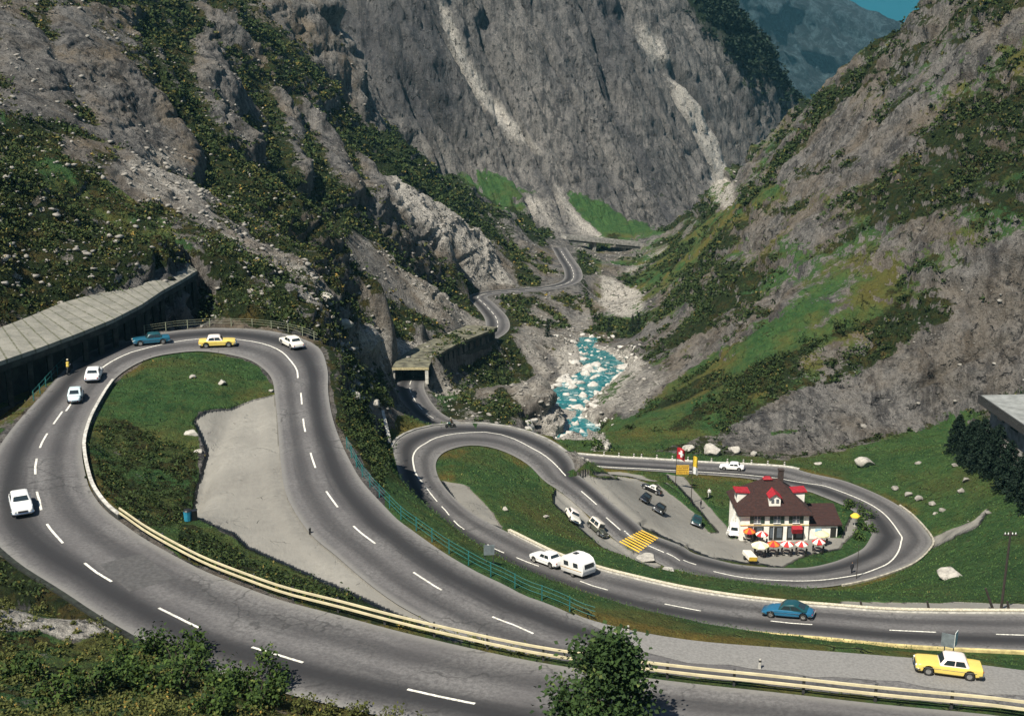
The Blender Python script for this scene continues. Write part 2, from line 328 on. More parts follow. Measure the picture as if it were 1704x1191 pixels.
# ------------------------------------------------------------------ terrain grid (finer near the viewer's side of the valley)
NA=940; az=np.linspace(R(-28.5),R(28.5),NA)
rr=[40.0]
while rr[-1]<1180: rr.append(rr[-1]+max(.32,.0017*rr[-1]))
rr=np.array(rr); NR=len(rr)
X=(rr[:,None]*np.sin(az)[None,:]).ravel(); Y=(rr[:,None]*np.cos(az)[None,:]).ravel(); XY=np.stack([X,Y],1)
Z=base_h(XY)
ROADD=np.full(len(XY),1e3,np.float32); ROADZ=np.zeros(len(XY),np.float32)
def base_vr(XY,m):
    r=ROADS['VR']; cen=(r['c'][:,:2]+r['n']*(r['w']/2)[:,None]); k=np.where(m&(np.abs(Y-cen[GAL[0]:GAL[1],1].mean())<60)&(np.abs(X-cen[GAL[0]:GAL[1],0].mean())<60))[0]; o=np.zeros(len(XY),bool)
    j=((XY[k][:,None,:]-cen[None])**2).sum(2).argmin(1); o[k[(j>=GAL[0]+5)&(j<GAL[1]-2)]]=True; return o
for nm,fi,fo in(('AB',2.2,2.6),('CD',2.5,3.0),('VR',1.5,1.8)):
    d,z,s=road_info(ROADS[nm],XY); fall=np.where(s>0,fo,fi)
    w=1-sstep(0.3,1,d/fall*1.0); w=np.where(d<.35,1,w); Z=Z*(1-w)+(z-.14)*w
    m=d<ROADD; ROADD[m]=d[m]; ROADZ[m]=z[m]
    if nm=='VR':
        cz=base_vr(XY,m); ROADD[cz]=3.0; CUT=cz
# river bed
RV=[(925,768,275,3),(945,738,287,3.9),(967,712,296,4.1),(938,690,308,3.8),(950,659,324,4.0),(985,634,340,4.6),(1018,614,352,5.0),(990,592,376,4.2),(966,577,388,2.8),(985,561,405,2.2)]
RIVER=crom(np.array([np.r_[at_t(a,b,c),w_] for a,b,c,w_ in RV]),8); RIVER[:,2]=np.minimum.accumulate(smooth1(RIVER[:,2],12)); RIVER=resample(RIVER,1.2)
rivd=np.full(len(XY),1e3); rivz=np.zeros(len(XY)); km=np.where((Y>230)&(Y<820)&(X>-30)&(X<200))[0]
for i in range(0,len(km),20000):
    k=km[i:i+20000]; D=np.hypot(X[k][:,None]-RIVER[None,::2,0],Y[k][:,None]-RIVER[None,::2,1])-RIVER[None,::2,3]; j=D.argmin(1); rivd[k]=D[np.arange(len(k)),j]; rivz[k]=RIVER[::2,2][j]
wv=(1-sstep(0,1,rivd/7))*(ROADD>2); tgt=rivz-.8+np.clip(rivd,0,9)*.32; Z=np.where(rivd<11,Z*(1-wv)+np.minimum(Z,tgt)*wv,Z)
print('terrain base',NA,NR,len(XY),len(CP),round(time.time()-T0,1))
HAZE=.000055
# ------------------------------------------------------------------ ground cover (what grows or lies where)
PV=np.stack([X,Y,Z],1); PX,PY=proj(PV)
def inpoly(poly,px,py):
    poly=np.array(poly,float); x0,y0=poly.min(0); x1,y1=poly.max(0); m=(px>x0)&(px<x1)&(py>y0)&(py<y1); k=np.where(m)[0]; c=np.zeros(len(k),bool); a=px[k]; b=py[k]
    for i in range(len(poly)):
        xa,ya=poly[i-1]; xb,yb=poly[i]
        if ya==yb: continue
        c^=((ya>b)!=(yb>b))&(a<(xb-xa)*(b-ya)/(yb-ya)+xa)
    o=np.zeros(len(px),bool); o[k[c]]=True; return o
# irregular outlines: look the areas up at positions shaken by noise
wob=fbm(X/16,Y/16,Z/16,5,5,.62); wob2=fbm(X/16,Y/16,Z/16,5,45,.62); sh=np.clip(900/np.hypot(X,Y),1,9)
dl=np.hypot(X,Y); amp=np.clip(dl/250,.35,1)*np.clip(26*F/dl/10,8,34)
QX=PX+wob*amp; QY=PY+wob2*amp
CH={k:np.zeros(len(X),np.float32) for k in('grass','scrub','pale','warm','gravel','dark','rock','forest')}
def area(poly,**kw):
    m=inpoly(poly,QX,QY)
    for k,v in kw.items(): CH[k][m]=v
def sharp(poly,**kw):
    m=inpoly(poly,PX+wob*7,PY+wob2*7)
    for k,v in kw.items(): CH[k][m]=v
def streak(pl,**kw):
    """band along a chain of (x,y,halfwidth)"""
    best=np.full(len(X),1e9); 
    for (xa,ya,wa),(xb,yb,wb) in zip(pl[:-1],pl[1:]):
        dx,dy=xb-xa,yb-ya; t=np.clip(((QX-xa)*dx+(QY-ya)*dy)/(dx*dx+dy*dy),0,1)
        best=np.minimum(best,np.hypot(PX+wob*4-xa-t*dx,PY+wob2*4-ya-t*dy)/(wa+(wb-wa)*t))
    f=1-sstep(.55,1.15,best)
    for k,v in kw.items(): CH[k]=CH[k]*(1-f)+v*f
SPUR=[(560,-200),(565,0),(596,185),(690,243),(760,292),(910,396),(965,450),(960,470),(830,482),(790,500),(805,560),(700,610),(640,625),(560,640),(520,560),(400,535),(330,450),(200,450),(0,560),(-300,600),(-300,-200)]
area(SPUR,scrub=.51,warm=.6,rock=.1)
m_mid=(dl>600); m_right=(PX>985)&(dl>232)&(PY<790)&~((dl>640)&(X<150+(dl-640)*.35))
CH['scrub'][m_right]=.53; CH['grass'][m_right]=.36; CH['warm'][m_right]=.28
CH['scrub'][m_mid&~m_right]=.12; CH['rock'][m_mid&~m_right]=.6
# left mountainside
area([(80,10),(255,10),(265,120),(300,180),(345,240),(330,300),(235,295),(150,195),(100,120)],scrub=.08,rock=1,warm=.8)
area([(0,20),(60,40),(95,110),(140,200),(100,230),(40,190),(0,120)],scrub=.3,rock=.8,warm=.3)
area([(310,0),(560,0),(592,150),(540,175),(470,120),(400,80),(340,40)],scrub=.3,rock=.9)
area([(235,10),(300,0),(335,70),(330,150),(300,180),(262,110)],scrub=.9,rock=0)
area([(400,60),(450,130),(500,180),(590,190),(640,250),(560,230),(480,160),(430,110)],scrub=.95,rock=0)
for s_ in ([(330,75,12),(355,130,28),(390,190,28),(440,245,10)],[(452,155,8),(490,215,14),(522,285,9)],[(498,175,8),(548,240,18),(590,318,14)],[(590,250,5),(640,330,12)],[(415,20,8),(470,100,10)],[(500,10,9),(545,110,16)],[(270,70,8),(310,150,10)],[(205,120,26),(240,240,24)],[(50,60,12),(90,160,18)]):
    streak(s_,rock=1,scrub=.03,warm=.2)
area([(180,285),(240,255),(300,262),(345,330),(430,405),(520,470),(610,550),(560,525),(460,462),(380,412),(290,345),(220,312)],pale=.42,scrub=.25,rock=.6)
area([(0,175),(60,225),(150,285),(270,370),(335,432),(270,425),(170,370),(60,320),(0,285)],grass=.75,scrub=.5,pale=0,rock=0)
area([(0,285),(80,330),(250,415),(290,440),(180,490),(60,530),(0,545)],scrub=.6,pale=.35,rock=.3)
area([(330,440),(420,425),(520,500),(560,570),(520,555),(420,533),(330,535)],scrub=.72,warm=.4,pale=.1)
area([(560,380),(620,395),(740,475),(815,545),(760,560),(700,522),(620,475),(560,420)],pale=.34,scrub=.25,rock=.7)
area([(570,545),(640,550),(720,572),(700,600),(620,585)],pale=.95,scrub=.1,rock=.9)
area([(635,295),(690,335),(770,385),(860,470),(785,480),(740,410),(690,370),(650,340)],pale=.65,scrub=.2,rock=.9,warm=.35)
area([(590,185),(700,245),(765,295),(925,392),(900,405),(820,400),(760,360),(690,320),(620,285),(570,235)],scrub=.97,rock=0,warm=.1)
area([(500,280),(600,330),(650,380),(560,370),(480,330)],scrub=.85,warm=.5)
area([(565,485),(690,515),(745,550),(640,548),(570,520)],scrub=.9,rock=0,pale=0)
area([(740,430),(775,470),(790,500),(760,480),(725,445)],dark=.9,scrub=.6)
# middle wall
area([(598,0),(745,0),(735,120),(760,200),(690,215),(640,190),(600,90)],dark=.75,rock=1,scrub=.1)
area([(680,190),(760,195),(740,290),(700,260)],pale=.22,rock=1,scrub=.02)
streak([(565,30,12),(585,100,14),(600,180,8)],pale=.3,rock=1,scrub=0)
streak([(732,0,8),(750,70,11),(775,125,15),(815,180,17),(860,225,12),(905,265,6)],pale=.85,rock=1,scrub=0,dark=0)
streak([(905,265,5),(960,300,6),(1010,335,5)],pale=.4,rock=1)
streak([(1058,38,7),(1085,80,13),(1120,140,14),(1160,205,15),(1188,262,17),(1208,330,24)],pale=1,rock=1,scrub=0,dark=0)
streak([(1095,60,5),(1140,135,6),(1180,215,8)],pale=.45,rock=1)
streak([(848,0,5),(872,60,6),(905,120,5)],pale=.5,rock=1); streak([(930,60,4),(1000,200,6),(1060,300,6)],pale=.25)
streak([(1000,150,4),(1060,270,8),(1110,370,7)],pale=.3)
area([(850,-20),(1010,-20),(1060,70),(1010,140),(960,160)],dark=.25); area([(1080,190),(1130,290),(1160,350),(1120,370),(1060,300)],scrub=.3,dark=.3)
area([(755,285),(820,283),(870,310),(905,325),(875,345),(900,375),(840,350),(790,325)],grass=1,scrub=.3,pale=0,rock=0,dark=0)
area([(930,318),(1000,345),(1100,388),(1060,402),(1000,398),(955,360)],grass=1,scrub=.15,pale=0,rock=0)
area([(872,322),(930,332),(990,395),(950,398),(900,382),(870,350)],pale=.45,scrub=.15,grass=0)
streak([(922,308,5),(935,340,6),(965,370,6),(1005,400,6)],pale=.9,grass=0,scrub=0)
streak([(1170,0,36),(1240,80,36),(1290,125,28),(1345,165,22)],forest=1,scrub=1,rock=0)
area([(1210,0),(1340,145),(1300,230),(1240,200),(1180,60)],scrub=.55)
# right mountainside
area([(995,722),(1055,685),(1130,622),(1230,572),(1330,520),(1405,498),(1345,560),(1305,625),(1260,680),(1190,728),(1080,748),(1010,748)],grass=1,scrub=.22,rock=0,warm=.35)
area([(1045,478),(1110,432),(1170,382),(1262,312),(1335,268),(1300,330),(1220,384),(1150,444),(1060,496)],grass=.95,scrub=.3,rock=0,warm=.4)
area([(1010,565),(1110,522),(1200,465),(1290,400),(1380,330),(1400,345),(1300,430),(1190,510),(1080,556)],scrub=.75,grass=.5,warm=.3)
area([(1020,600),(1100,560),(1220,520),(1330,470),(1300,520),(1180,570),(1080,600),(1000,640)],rock=1,scrub=.12,grass=.08)
area([(1310,570),(1400,500),(1480,432),(1560,400),(1640,330),(1704,285),(1760,290),(1704,400),(1600,420),(1540,462),(1440,522),(1350,590)],scrub=.75,grass=.7,rock=0)
area([(1350,195),(1420,115),(1500,48),(1565,-10),(1650,-10),(1545,95),(1450,165),(1380,235),(1325,262)],scrub=.75,grass=.3,rock=.1)
area([(1270,290),(1400,230),(1520,170),(1600,160),(1540,260),(1440,300),(1330,340)],rock=.8,scrub=.25,grass=.1,warm=.35)
area([(1465,290),(1540,268),(1562,330),(1505,385),(1480,345)],scrub=.85); area([(1610,155),(1650,150),(1704,240),(1704,285),(1670,270)],scrub=.8)
area([(1190,745),(1300,660),(1500,600),(1580,470),(1640,420),(1704,392),(1760,390),(1760,670),(1600,692),(1450,722),(1330,757)],rock=1,scrub=.04,grass=.02,warm=.22,pale=.06)
area([(1535,520),(1580,505),(1590,535),(1545,545)],scrub=.8); streak([(1300,650,8),(1360,640,7),(1440,632,5),(1490,622,4)],grass=.7,scrub=.5)
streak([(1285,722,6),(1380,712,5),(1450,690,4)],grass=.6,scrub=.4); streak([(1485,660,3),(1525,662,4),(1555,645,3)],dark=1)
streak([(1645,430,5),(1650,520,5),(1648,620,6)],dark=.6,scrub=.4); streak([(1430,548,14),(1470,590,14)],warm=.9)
area([(960,650),(1060,610),(1120,620),(1060,675),(985,705),(965,690)],pale=.5,rock=.9,scrub=.05,grass=0)
# gorge floor
area([(905,560),(1030,580),(1085,600),(1040,640),(985,690),(1010,745),(985,765),(915,745),(895,690),(925,630)],pale=.95,scrub=.03,rock=.8,grass=0,warm=0)
area([(995,455),(1070,485),(1065,515),(1040,535),(1000,505)],pale=1,scrub=.03,rock=.9,grass=0)
area([(690,620),(760,600),(830,560),(880,560),(900,650),(880,700),(800,700),(730,700)],scrub=.6,warm=.4,pale=.2)
area([(700,640),(735,630),(800,690),(860,700),(760,705)],pale=.5,scrub=.3); area([(860,640),(925,640),(920,690),(880,680)],rock=1,pale=.35,scrub=.1,warm=.4)
area([(830,490),(930,485),(1000,500),(990,560),(900,600),(840,560)],scrub=.5,warm=.6,pale=.3,grass=.2)
area([(880,500),(920,520),(900,640),(870,590)],pale=.4,scrub=.15,warm=.5)
area([(940,395),(1110,412),(1050,460),(970,450)],scrub=.3,grass=.35,pale=.3,rock=.4); streak([(1045,455,6),(1075,435,6),(1115,412,5)],pale=.7,scrub=0)
area([(545,560),(640,660),(665,740),(700,850),(745,905),(690,880),(615,790),(560,700)],scrub=.98,grass=.2,rock=0,warm=0,pale=0)
area([(560,560),(640,600),(660,650),(640,700),(560,650)],scrub=.6,warm=.4,pale=.35)
area([(640,700),(740,700),(700,712),(655,735)],grass=.8,scrub=.1,pale=0); area([(715,650),(770,660),(765,700),(740,695)],grass=.9,scrub=.3)
# built-up valley floor, islands and verges
flat=(dl<245)&(PY>690)&(PX>640); CH['grass'][flat&~m_right]=1; CH['scrub'][flat&~m_right]=.1; CH['warm'][flat&~m_right]=.3; CH['pale'][flat&~m_right]=0; CH['rock'][flat&~m_right]=0
area([(1320,768),(1450,733),(1590,698),(1704,760),(1900,760),(1900,1010),(1704,1008),(1560,1003),(1380,992),(1130,975),(1000,935),(1200,985)],grass=1,scrub=.1,warm=.12,rock=0,pale=0)
area([(190,640),(260,590),(330,580),(420,595),(460,640),(455,665),(330,690),(330,870),(560,980),(820,1080),(560,1030),(300,930),(140,800),(130,740)],grass=1,scrub=.25,warm=.4,rock=0,pale=0)
area([(140,720),(190,690),(330,760),(320,860),(240,880),(150,800)],scrub=.55,grass=.8); area([(300,868),(420,935),(560,985),(820,1078),(560,1028),(300,930)],scrub=.7,grass=.8,warm=.25)
sharp([(322,700),(345,685),(385,676),(405,668),(458,655),(470,770),(482,830),(520,890),(615,972),(760,1062),(800,1078),(740,1062),(690,1040),(600,1000),(540,972),(470,940),(415,915),(390,893),(350,880),(318,862),(325,800),(345,745)],gravel=1,grass=0,scrub=0,warm=.1)
sharp([(955,782),(1040,786),(1110,800),(1150,832),(1190,872),(1215,893),(1400,893),(1425,842),(1448,872),(1425,905),(1340,925),(1300,945),(1180,928),(1040,862),(985,812)],gravel=1,grass=0,scrub=0,warm=.1)
sharp([(1090,800),(1100,795),(1145,828),(1178,868),(1195,885),(1180,884),(1150,850)],gravel=0,grass=1,warm=.4); sharp([(975,786),(1090,800),(1098,812),(1060,797),(990,792)],gravel=0,grass=.8,warm=.9)
sharp([(1104,786),(1138,790),(1170,830),(1222,892),(1200,890),(1152,834),(1124,802)],gravel=1,pale=.35,grass=0)
sharp([(1311,944),(1350,930),(1397,914),(1402,904),(1425,885),(1428,858),(1405,830),(1440,850),(1452,890),(1429,920),(1398,933),(1365,943)],gravel=0,grass=1,warm=.6,scrub=.3)
sharp([(925,812),(960,835),(1000,880),(1045,912),(1105,940),(1085,946),(1045,925),(1000,908),(955,868),(922,838)],gravel=1,grass=0); sharp([(735,800),(775,808),(820,852),(836,882),(800,868),(758,836)],gravel=1,grass=0)
sharp([(1395,1000),(1704,1004),(1850,1004),(1850,1024),(1395,1014)],gravel=1,grass=.0); sharp([(1500,958),(1545,955),(1560,965),(1560,1003)],gravel=0)
streak([(1548,905,10),(1580,890,10),(1625,870,7),(1642,850,4)],gravel=.9,pale=.4,grass=0)
area([(0,640),(110,625),(60,665),(-20,740),(-150,780),(-150,640)],grass=.6,warm=1,scrub=.05); area([(1000,1060),(1130,1040),(1300,1052),(1500,1078),(1704,1090),(1704,1125),(1300,1080),(1100,1075)],grass=1,scrub=.1,warm=.15)
area([(-200,1010),(200,1020),(350,1100),(520,1150),(900,1230),(900,1500),(-300,1500)],grass=.75,scrub=.45,warm=.55,pale=0,gravel=0,rock=0)
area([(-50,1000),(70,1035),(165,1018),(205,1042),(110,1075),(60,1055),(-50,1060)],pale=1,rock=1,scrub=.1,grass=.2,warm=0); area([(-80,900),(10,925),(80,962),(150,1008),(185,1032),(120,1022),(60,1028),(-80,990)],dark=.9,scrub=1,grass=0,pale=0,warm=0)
area([(900,735),(985,752),(960,775),(900,760)],pale=.6,grass=.1)
# bands and gullies running with the strata
ga2=fbm((X*.9+.85*Z)/8,Y/60,Z/45,5,71,.6)+.6*fbm((X*.9+.85*Z)/3,Y/22,Z/18,4,76,.6); gb1=fbm((Z-.55*X+.15*Y)/7,X/45,Y/45,5,72,.6)+.7*fbm((Z-.6*X+.15*Y)/2.6,X/18,Y/18,4,75,.6); ga1=fbm((X+.52*Z)/7,Y/60,Z/70,5,73,.62); sp_=fbm(X/5,Y/5,Z/4,4,74,.6)
lf=(PX<985)&(dl>165)&(dl<620)&~flat; rt=m_right&~flat; md=(dl>600)&~m_right
CH['scrub'][lf]=np.clip(CH['scrub']+1.5*ga2+.5*sp_,0,1)[lf]*np.where(CH['scrub'][lf]<.12,.35,1); CH['warm'][lf]=np.clip(CH['warm']+.6*sp_,0,1)[lf]
CH['scrub'][rt]=np.clip(CH['scrub']+1.6*gb1+.5*sp_,0,1)[rt]*np.where(CH['scrub'][rt]<.12,.35,1); CH['grass'][rt]=np.clip(CH['grass']+.9*gb1-.4*sp_,0,1)[rt]*np.where(CH['grass'][rt]<.12,.3,1)
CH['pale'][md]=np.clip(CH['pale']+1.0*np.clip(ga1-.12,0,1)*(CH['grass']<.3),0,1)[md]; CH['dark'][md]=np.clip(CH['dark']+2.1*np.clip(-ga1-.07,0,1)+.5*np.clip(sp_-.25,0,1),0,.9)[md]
CH['pale'][lf]=np.clip(CH['pale']+.75*np.clip(sp_-.02,0,1)+.35*np.clip(-ga2,0,1),0,1)[lf]
def gv_(n_,w_): return np.exp(-(n_/w_)**2)
vg=(ROADD<2.0+wob*1.6)&(dl<260)&(CH['gravel']<.5); CH['warm'][vg]=np.clip(.75+.5*sp_,0,1)[vg]
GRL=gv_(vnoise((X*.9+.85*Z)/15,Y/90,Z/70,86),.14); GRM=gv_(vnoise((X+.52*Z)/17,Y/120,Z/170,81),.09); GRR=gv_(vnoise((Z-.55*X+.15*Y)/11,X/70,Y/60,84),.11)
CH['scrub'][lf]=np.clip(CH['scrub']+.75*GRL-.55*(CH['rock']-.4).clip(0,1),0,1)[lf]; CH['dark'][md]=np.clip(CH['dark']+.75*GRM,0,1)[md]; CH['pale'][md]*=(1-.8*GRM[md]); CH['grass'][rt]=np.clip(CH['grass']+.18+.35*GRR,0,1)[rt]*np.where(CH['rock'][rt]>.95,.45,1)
CH['warm'][rt]=np.clip(CH['warm']+.18,0,1)[rt]
def blur(a,r,c):
    a=a.reshape(NR,NA)
    for ax,k in((0,r),(1,c)):
        p=np.pad(a,[(k+1,k) if q==ax else (0,0) for q in(0,1)],mode='edge'); s_=np.cumsum(p,axis=ax,dtype=np.float64)
        a=((s_[2*k+1:]-s_[:-2*k-1]) if ax==0 else (s_[:,2*k+1:]-s_[:,:-2*k-1]))/(2*k+1)
    return a.astype(np.float32).ravel()
nearm=(dl<232)|flat
for k in CH:
    B_=blur(blur(CH[k],2,3),2,3); CH[k]=np.where(nearm,blur(CH[k],1,1),B_) if k!='gravel' else blur(CH[k],1,1)
# ------------------------------------------------------------------ rock relief: push the surface along its normals
G=PV.reshape(NR,NA,3)
def normals(G):
    du=np.gradient(G,axis=1); dv=np.gradient(G,axis=0); n=np.cross(du,dv); n/=np.linalg.norm(n,axis=2)[...,None]+1e-9; return n.reshape(-1,3)
NRM=normals(G); steep=1-NRM[:,2]
wr=np.clip(sstep(30,240,dl)*sstep(.08,.4,steep)+.25,0,1)*sstep(1.5,12,ROADD)*np.where(flat,.1,1)
far=sstep(560,640,dl); left=(QX<960)&(far<.5)&(dl>150)
a1=X+.52*Z; a2=X*.9+.85*Z
b1=Z-.55*X+.15*Y
rel=far*(6.5*fbm(a1/19,Y/70,Z/130,5,1,.58,True)+3.2*fbm(a1/6,Y/14,Z/17,4,2,.6,True)+1.3*fbm(X/7,Y/7,Z/5,4,12,.6))
rel+=(1-far)*np.where(m_right,2.7*fbm(b1/13,X/50,Y/42,5,3,.6,True)+2.2*fbm(X/8,Y/8,Z/5.5,5,4,.6,True),4.6*fbm(a2/15,Y/70,Z/60,5,6,.6,True)+2.6*fbm(X/8,Y/9,Z/7,5,7,.6,True))
def groove(n_,w_): return -np.exp(-(n_/w_)**2)
rel+=far*(8.5*groove(vnoise((X+.52*Z)/17,Y/120,Z/170,81),.09)+3.0*groove(vnoise((X+.6*Z)/7,Y/60,Z/60,82),.12)+1.6*groove(vnoise(X/20,Y/20,Z/9,83),.08))
rel+=(1-far)*np.where(m_right,2.4*groove(vnoise(b1/11,X/70,Y/60,84),.1)+1.3*groove(vnoise(X/14,Y/14,Z/25,85),.08),8.0*groove(vnoise(a2/15,Y/90,Z/70,86),.14)+1.8*groove(vnoise(X/16,Y/16,Z/8,87),.09))
rel+=.5*fbm(X/1.9,Y/1.9,Z/1.7,3,8,.6)
rib=np.where(left,(CH['rock']-.35)*4.5-CH['scrub']*1.2,0)+CH['pale']*.3
PVD=PV+NRM*((rel*wr*.75+rib*wr*sstep(200,300,dl))[:,None])
small=(fbm(X/2.3,Y/2.3,Z/2.3,3,21)*.16*sstep(.3,2.0,ROADD)*(1-CH['gravel']))*np.where(dl<250,1,0)
PVD[:,2]+=small
# inside a road corridor the ground stays just below the asphalt
ins=ROADD<.4; PVD[ins]=np.stack([X,Y,np.minimum(PVD[:,2],ROADZ-.1)],1)[ins]
G=PVD.reshape(NR,NA,3); NRM=normals(G); steep=1-NRM[:,2]
CH['scrub']*=1-.75*sstep(.55,.8,steep); CH['grass']*=1-.8*sstep(.5,.75,steep)
ii=np.arange(NR*NA,dtype=np.int32).reshape(NR,NA)
FQ=np.stack([ii[:-1,:-1],ii[:-1,1:],ii[1:,1:],ii[1:,:-1]],2).reshape(-1,4)
print('relief',round(time.time()-T0,1))
me=np_mesh('ground',PVD,FQ,True)
col_attr(me,'cov1',np.stack([CH['grass'],CH['scrub'],CH['pale'],CH['warm']],1)); col_attr(me,'cov2',np.stack([CH['gravel'],CH['dark'],CH['forest'],np.ones(len(X))],1))
def ground_mat():
    m,nt,b=nt_new('mountain ground'); L=nt.links.new; P=geo_pos(nt)
    c1=N(nt,'ShaderNodeAttribute',attribute_name='cov1'); c2=N(nt,'ShaderNodeAttribute',attribute_name='cov2')
    s1=N(nt,'ShaderNodeSeparateColor'); s2=N(nt,'ShaderNodeSeparateColor'); L(c1.outputs['Color'],s1.inputs[0]); L(c2.outputs['Color'],s2.inputs[0])
    grass,scrub,pale,warm=s1.outputs[0],s1.outputs[1],s1.outputs[2],c1.outputs['Alpha']; gravel,dark,forest=s2.outputs[0],s2.outputs[1],s2.outputs[2]
    def xf(rot,scale):
        mp=N(nt,'ShaderNodeMapping'); mp.inputs['Rotation'].default_value=rot; mp.inputs['Scale'].default_value=scale; L(P,mp.inputs['Vector']); return mp.outputs[0]
    nb=noise_n(nt,P,.06,6,.62); nm=noise_n(nt,P,.35,6,.65); nf=noise_n(nt,P,1.6,5,.7)
    # streaks running down the cliffs
    st=noise_n(nt,xf((0,R(-27),0),(.22,.1,.03)),1,6,.65,.4); st2=noise_n(nt,xf((0,R(-27),0),(.7,.35,.1)),1,5,.7,.3)
    rock=mixc(nt,ramp(nt,st,.40,.60),(.066,.064,.064),(.205,.195,.182))
    rock=mixc(nt,ramp(nt,st2,.45,.68),rock,(.245,.232,.215))
    rock=mixc(nt,math_n(nt,'MULTIPLY',ramp(nt,nf,.56,.66),.75),rock,(.05,.05,.052))
    crk=noise_n(nt,P,.55,8,.75,1.2); rock=mixc(nt,math_n(nt,'MULTIPLY',ramp(nt,math_n(nt,'ABSOLUTE',math_n(nt,'SUBTRACT',crk,.5)),.0,.022,True),.75),rock,(.035,.035,.036))
    rock=mixc(nt,math_n(nt,'MULTIPLY',warm,ramp(nt,nb,.4,.65)),rock,(.185,.142,.092))
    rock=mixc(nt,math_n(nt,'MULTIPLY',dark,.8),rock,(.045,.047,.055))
    palec=mixc(nt,ramp(nt,nf,.35,.65),(.28,.262,.235),(.60,.565,.50))
    rock=mixc(nt,ramp(nt,math_n(nt,'ADD',pale,math_n(nt,'MULTIPLY',math_n(nt,'SUBTRACT',nm,.5),1.1)),.25,.8),rock,palec)
    gr=mixc(nt,ramp(nt,nm,.3,.7),(.024,.068,.022),(.064,.135,.040)); gr=mixc(nt,ramp(nt,nf,.5,.75),gr,(.10,.12,.035)); gr=mixc(nt,math_n(nt,'MULTIPLY',ramp(nt,nb,.52,.64),.45),gr,(.080,.088,.026))
    gr=mixc(nt,math_n(nt,'MULTIPLY',warm,ramp(nt,nb,.42,.62)),gr,(.17,.12,.03))
    gr=mixc(nt,math_n(nt,'MULTIPLY',ramp(nt,nm,.60,.70),.45),gr,(.095,.082,.045)); gr=mixc(nt,math_n(nt,'MULTIPLY',ramp(nt,nf,.60,.68),.5),gr,(.02,.036,.012))
    sc=mixc(nt,ramp(nt,nf,.35,.7),(.009,.017,.005),(.030,.046,.013)); sc=mixc(nt,math_n(nt,'MULTIPLY',warm,ramp(nt,nm,.48,.62)),sc,(.085,.066,.02))
    gv=mixc(nt,ramp(nt,nb,.35,.65),(.165,.158,.142),(.255,.245,.218)); gv=mixc(nt,ramp(nt,nf,.4,.7),gv,(.205,.197,.175))
    vd=N(nt,'ShaderNodeVectorMath',operation='ADD'); nv=N(nt,'ShaderNodeTexNoise'); nv.inputs['Scale'].default_value=.25; nv.inputs['Detail'].default_value=4; L(P,nv.inputs['Vector']); vs=N(nt,'ShaderNodeVectorMath',operation='SCALE'); vs.inputs['Scale'].default_value=5.0; L(nv.outputs['Color'],vs.inputs[0]); L(P,vd.inputs[0]); L(vs.outputs[0],vd.inputs[1])
    def cracks(sc,rot,a,b_):
        mp=N(nt,'ShaderNodeMapping'); mp.inputs['Rotation'].default_value=rot; mp.inputs['Scale'].default_value=sc; L(vd.outputs[0],mp.inputs['Vector']); vo=N(nt,'ShaderNodeTexVoronoi',feature='DISTANCE_TO_EDGE'); vo.inputs['Scale'].default_value=1; L(mp.outputs[0],vo.inputs['Vector']); return ramp(nt,vo.outputs['Distance'],a,b_,True)
    k1=cracks((.10,.10,.03),(0,R(-25),0),.0,.03); k2=cracks((.45,.4,.22),(0,R(25),R(15)),.0,.05)
    ck=math_n(nt,'MAXIMUM',math_n(nt,'MULTIPLY',k1,ramp(nt,nm,.50,.62)),math_n(nt,'MULTIPLY',k2,ramp(nt,nm,.54,.66)))
    rock=mixc(nt,math_n(nt,'MULTIPLY',ck,.75),rock,(.018,.018,.02)); rock=mixc(nt,math_n(nt,'MULTIPLY',ramp(nt,nm,.57,.64),.6),rock,(.035,.034,.034)); sk=noise_n(nt,P,.9,7,.8,.5); rock=mixc(nt,math_n(nt,'MULTIPLY',ramp(nt,sk,.56,.60),.7),rock,(.03,.029,.029)); rock=mixc(nt,math_n(nt,'MULTIPLY',ramp(nt,sk,.36,.43,True),.55),rock,(.31,.295,.265))
    jit=math_n(nt,'ADD',math_n(nt,'MULTIPLY',math_n(nt,'SUBTRACT',nm,.5),1.5),math_n(nt,'MULTIPLY',math_n(nt,'SUBTRACT',nf,.5),.9))
    c=mixc(nt,ramp(nt,math_n(nt,'ADD',grass,jit),.42,.58),rock,gr)
    c=mixc(nt,ramp(nt,math_n(nt,'ADD',scrub,jit),.45,.6),c,sc)
    c=mixc(nt,ramp(nt,math_n(nt,'ADD',gravel,math_n(nt,'MULTIPLY',jit,.25)),.42,.58),c,gv)
    c=mixc(nt,forest,c,(.012,.022,.012))
    L(c,b.inputs['Base Color']); b.inputs['Roughness'].default_value=.95; b.inputs['Specular IOR Level'].default_value=.15
    h=math_n(nt,'ADD',math_n(nt,'MULTIPLY',nm,1.0),math_n(nt,'MULTIPLY',nf,.5)); h=math_n(nt,'ADD',h,math_n(nt,'MULTIPLY',st2,.8))
    h=math_n(nt,'SUBTRACT',h,math_n(nt,'MULTIPLY',ck,1.1)); h=math_n(nt,'MULTIPLY',h,math_n(nt,'SUBTRACT',1,math_n(nt,'MULTIPLY',gravel,.93)))
    h=math_n(nt,'ADD',h,math_n(nt,'MULTIPLY',math_n(nt,'MULTIPLY',sk,.9),math_n(nt,'SUBTRACT',1,gravel))); bump(nt,b,h,1.0,1.25); return m
GROUND=link_mesh('ground',me,ground_mat()); tag(GROUND,kind='structure')
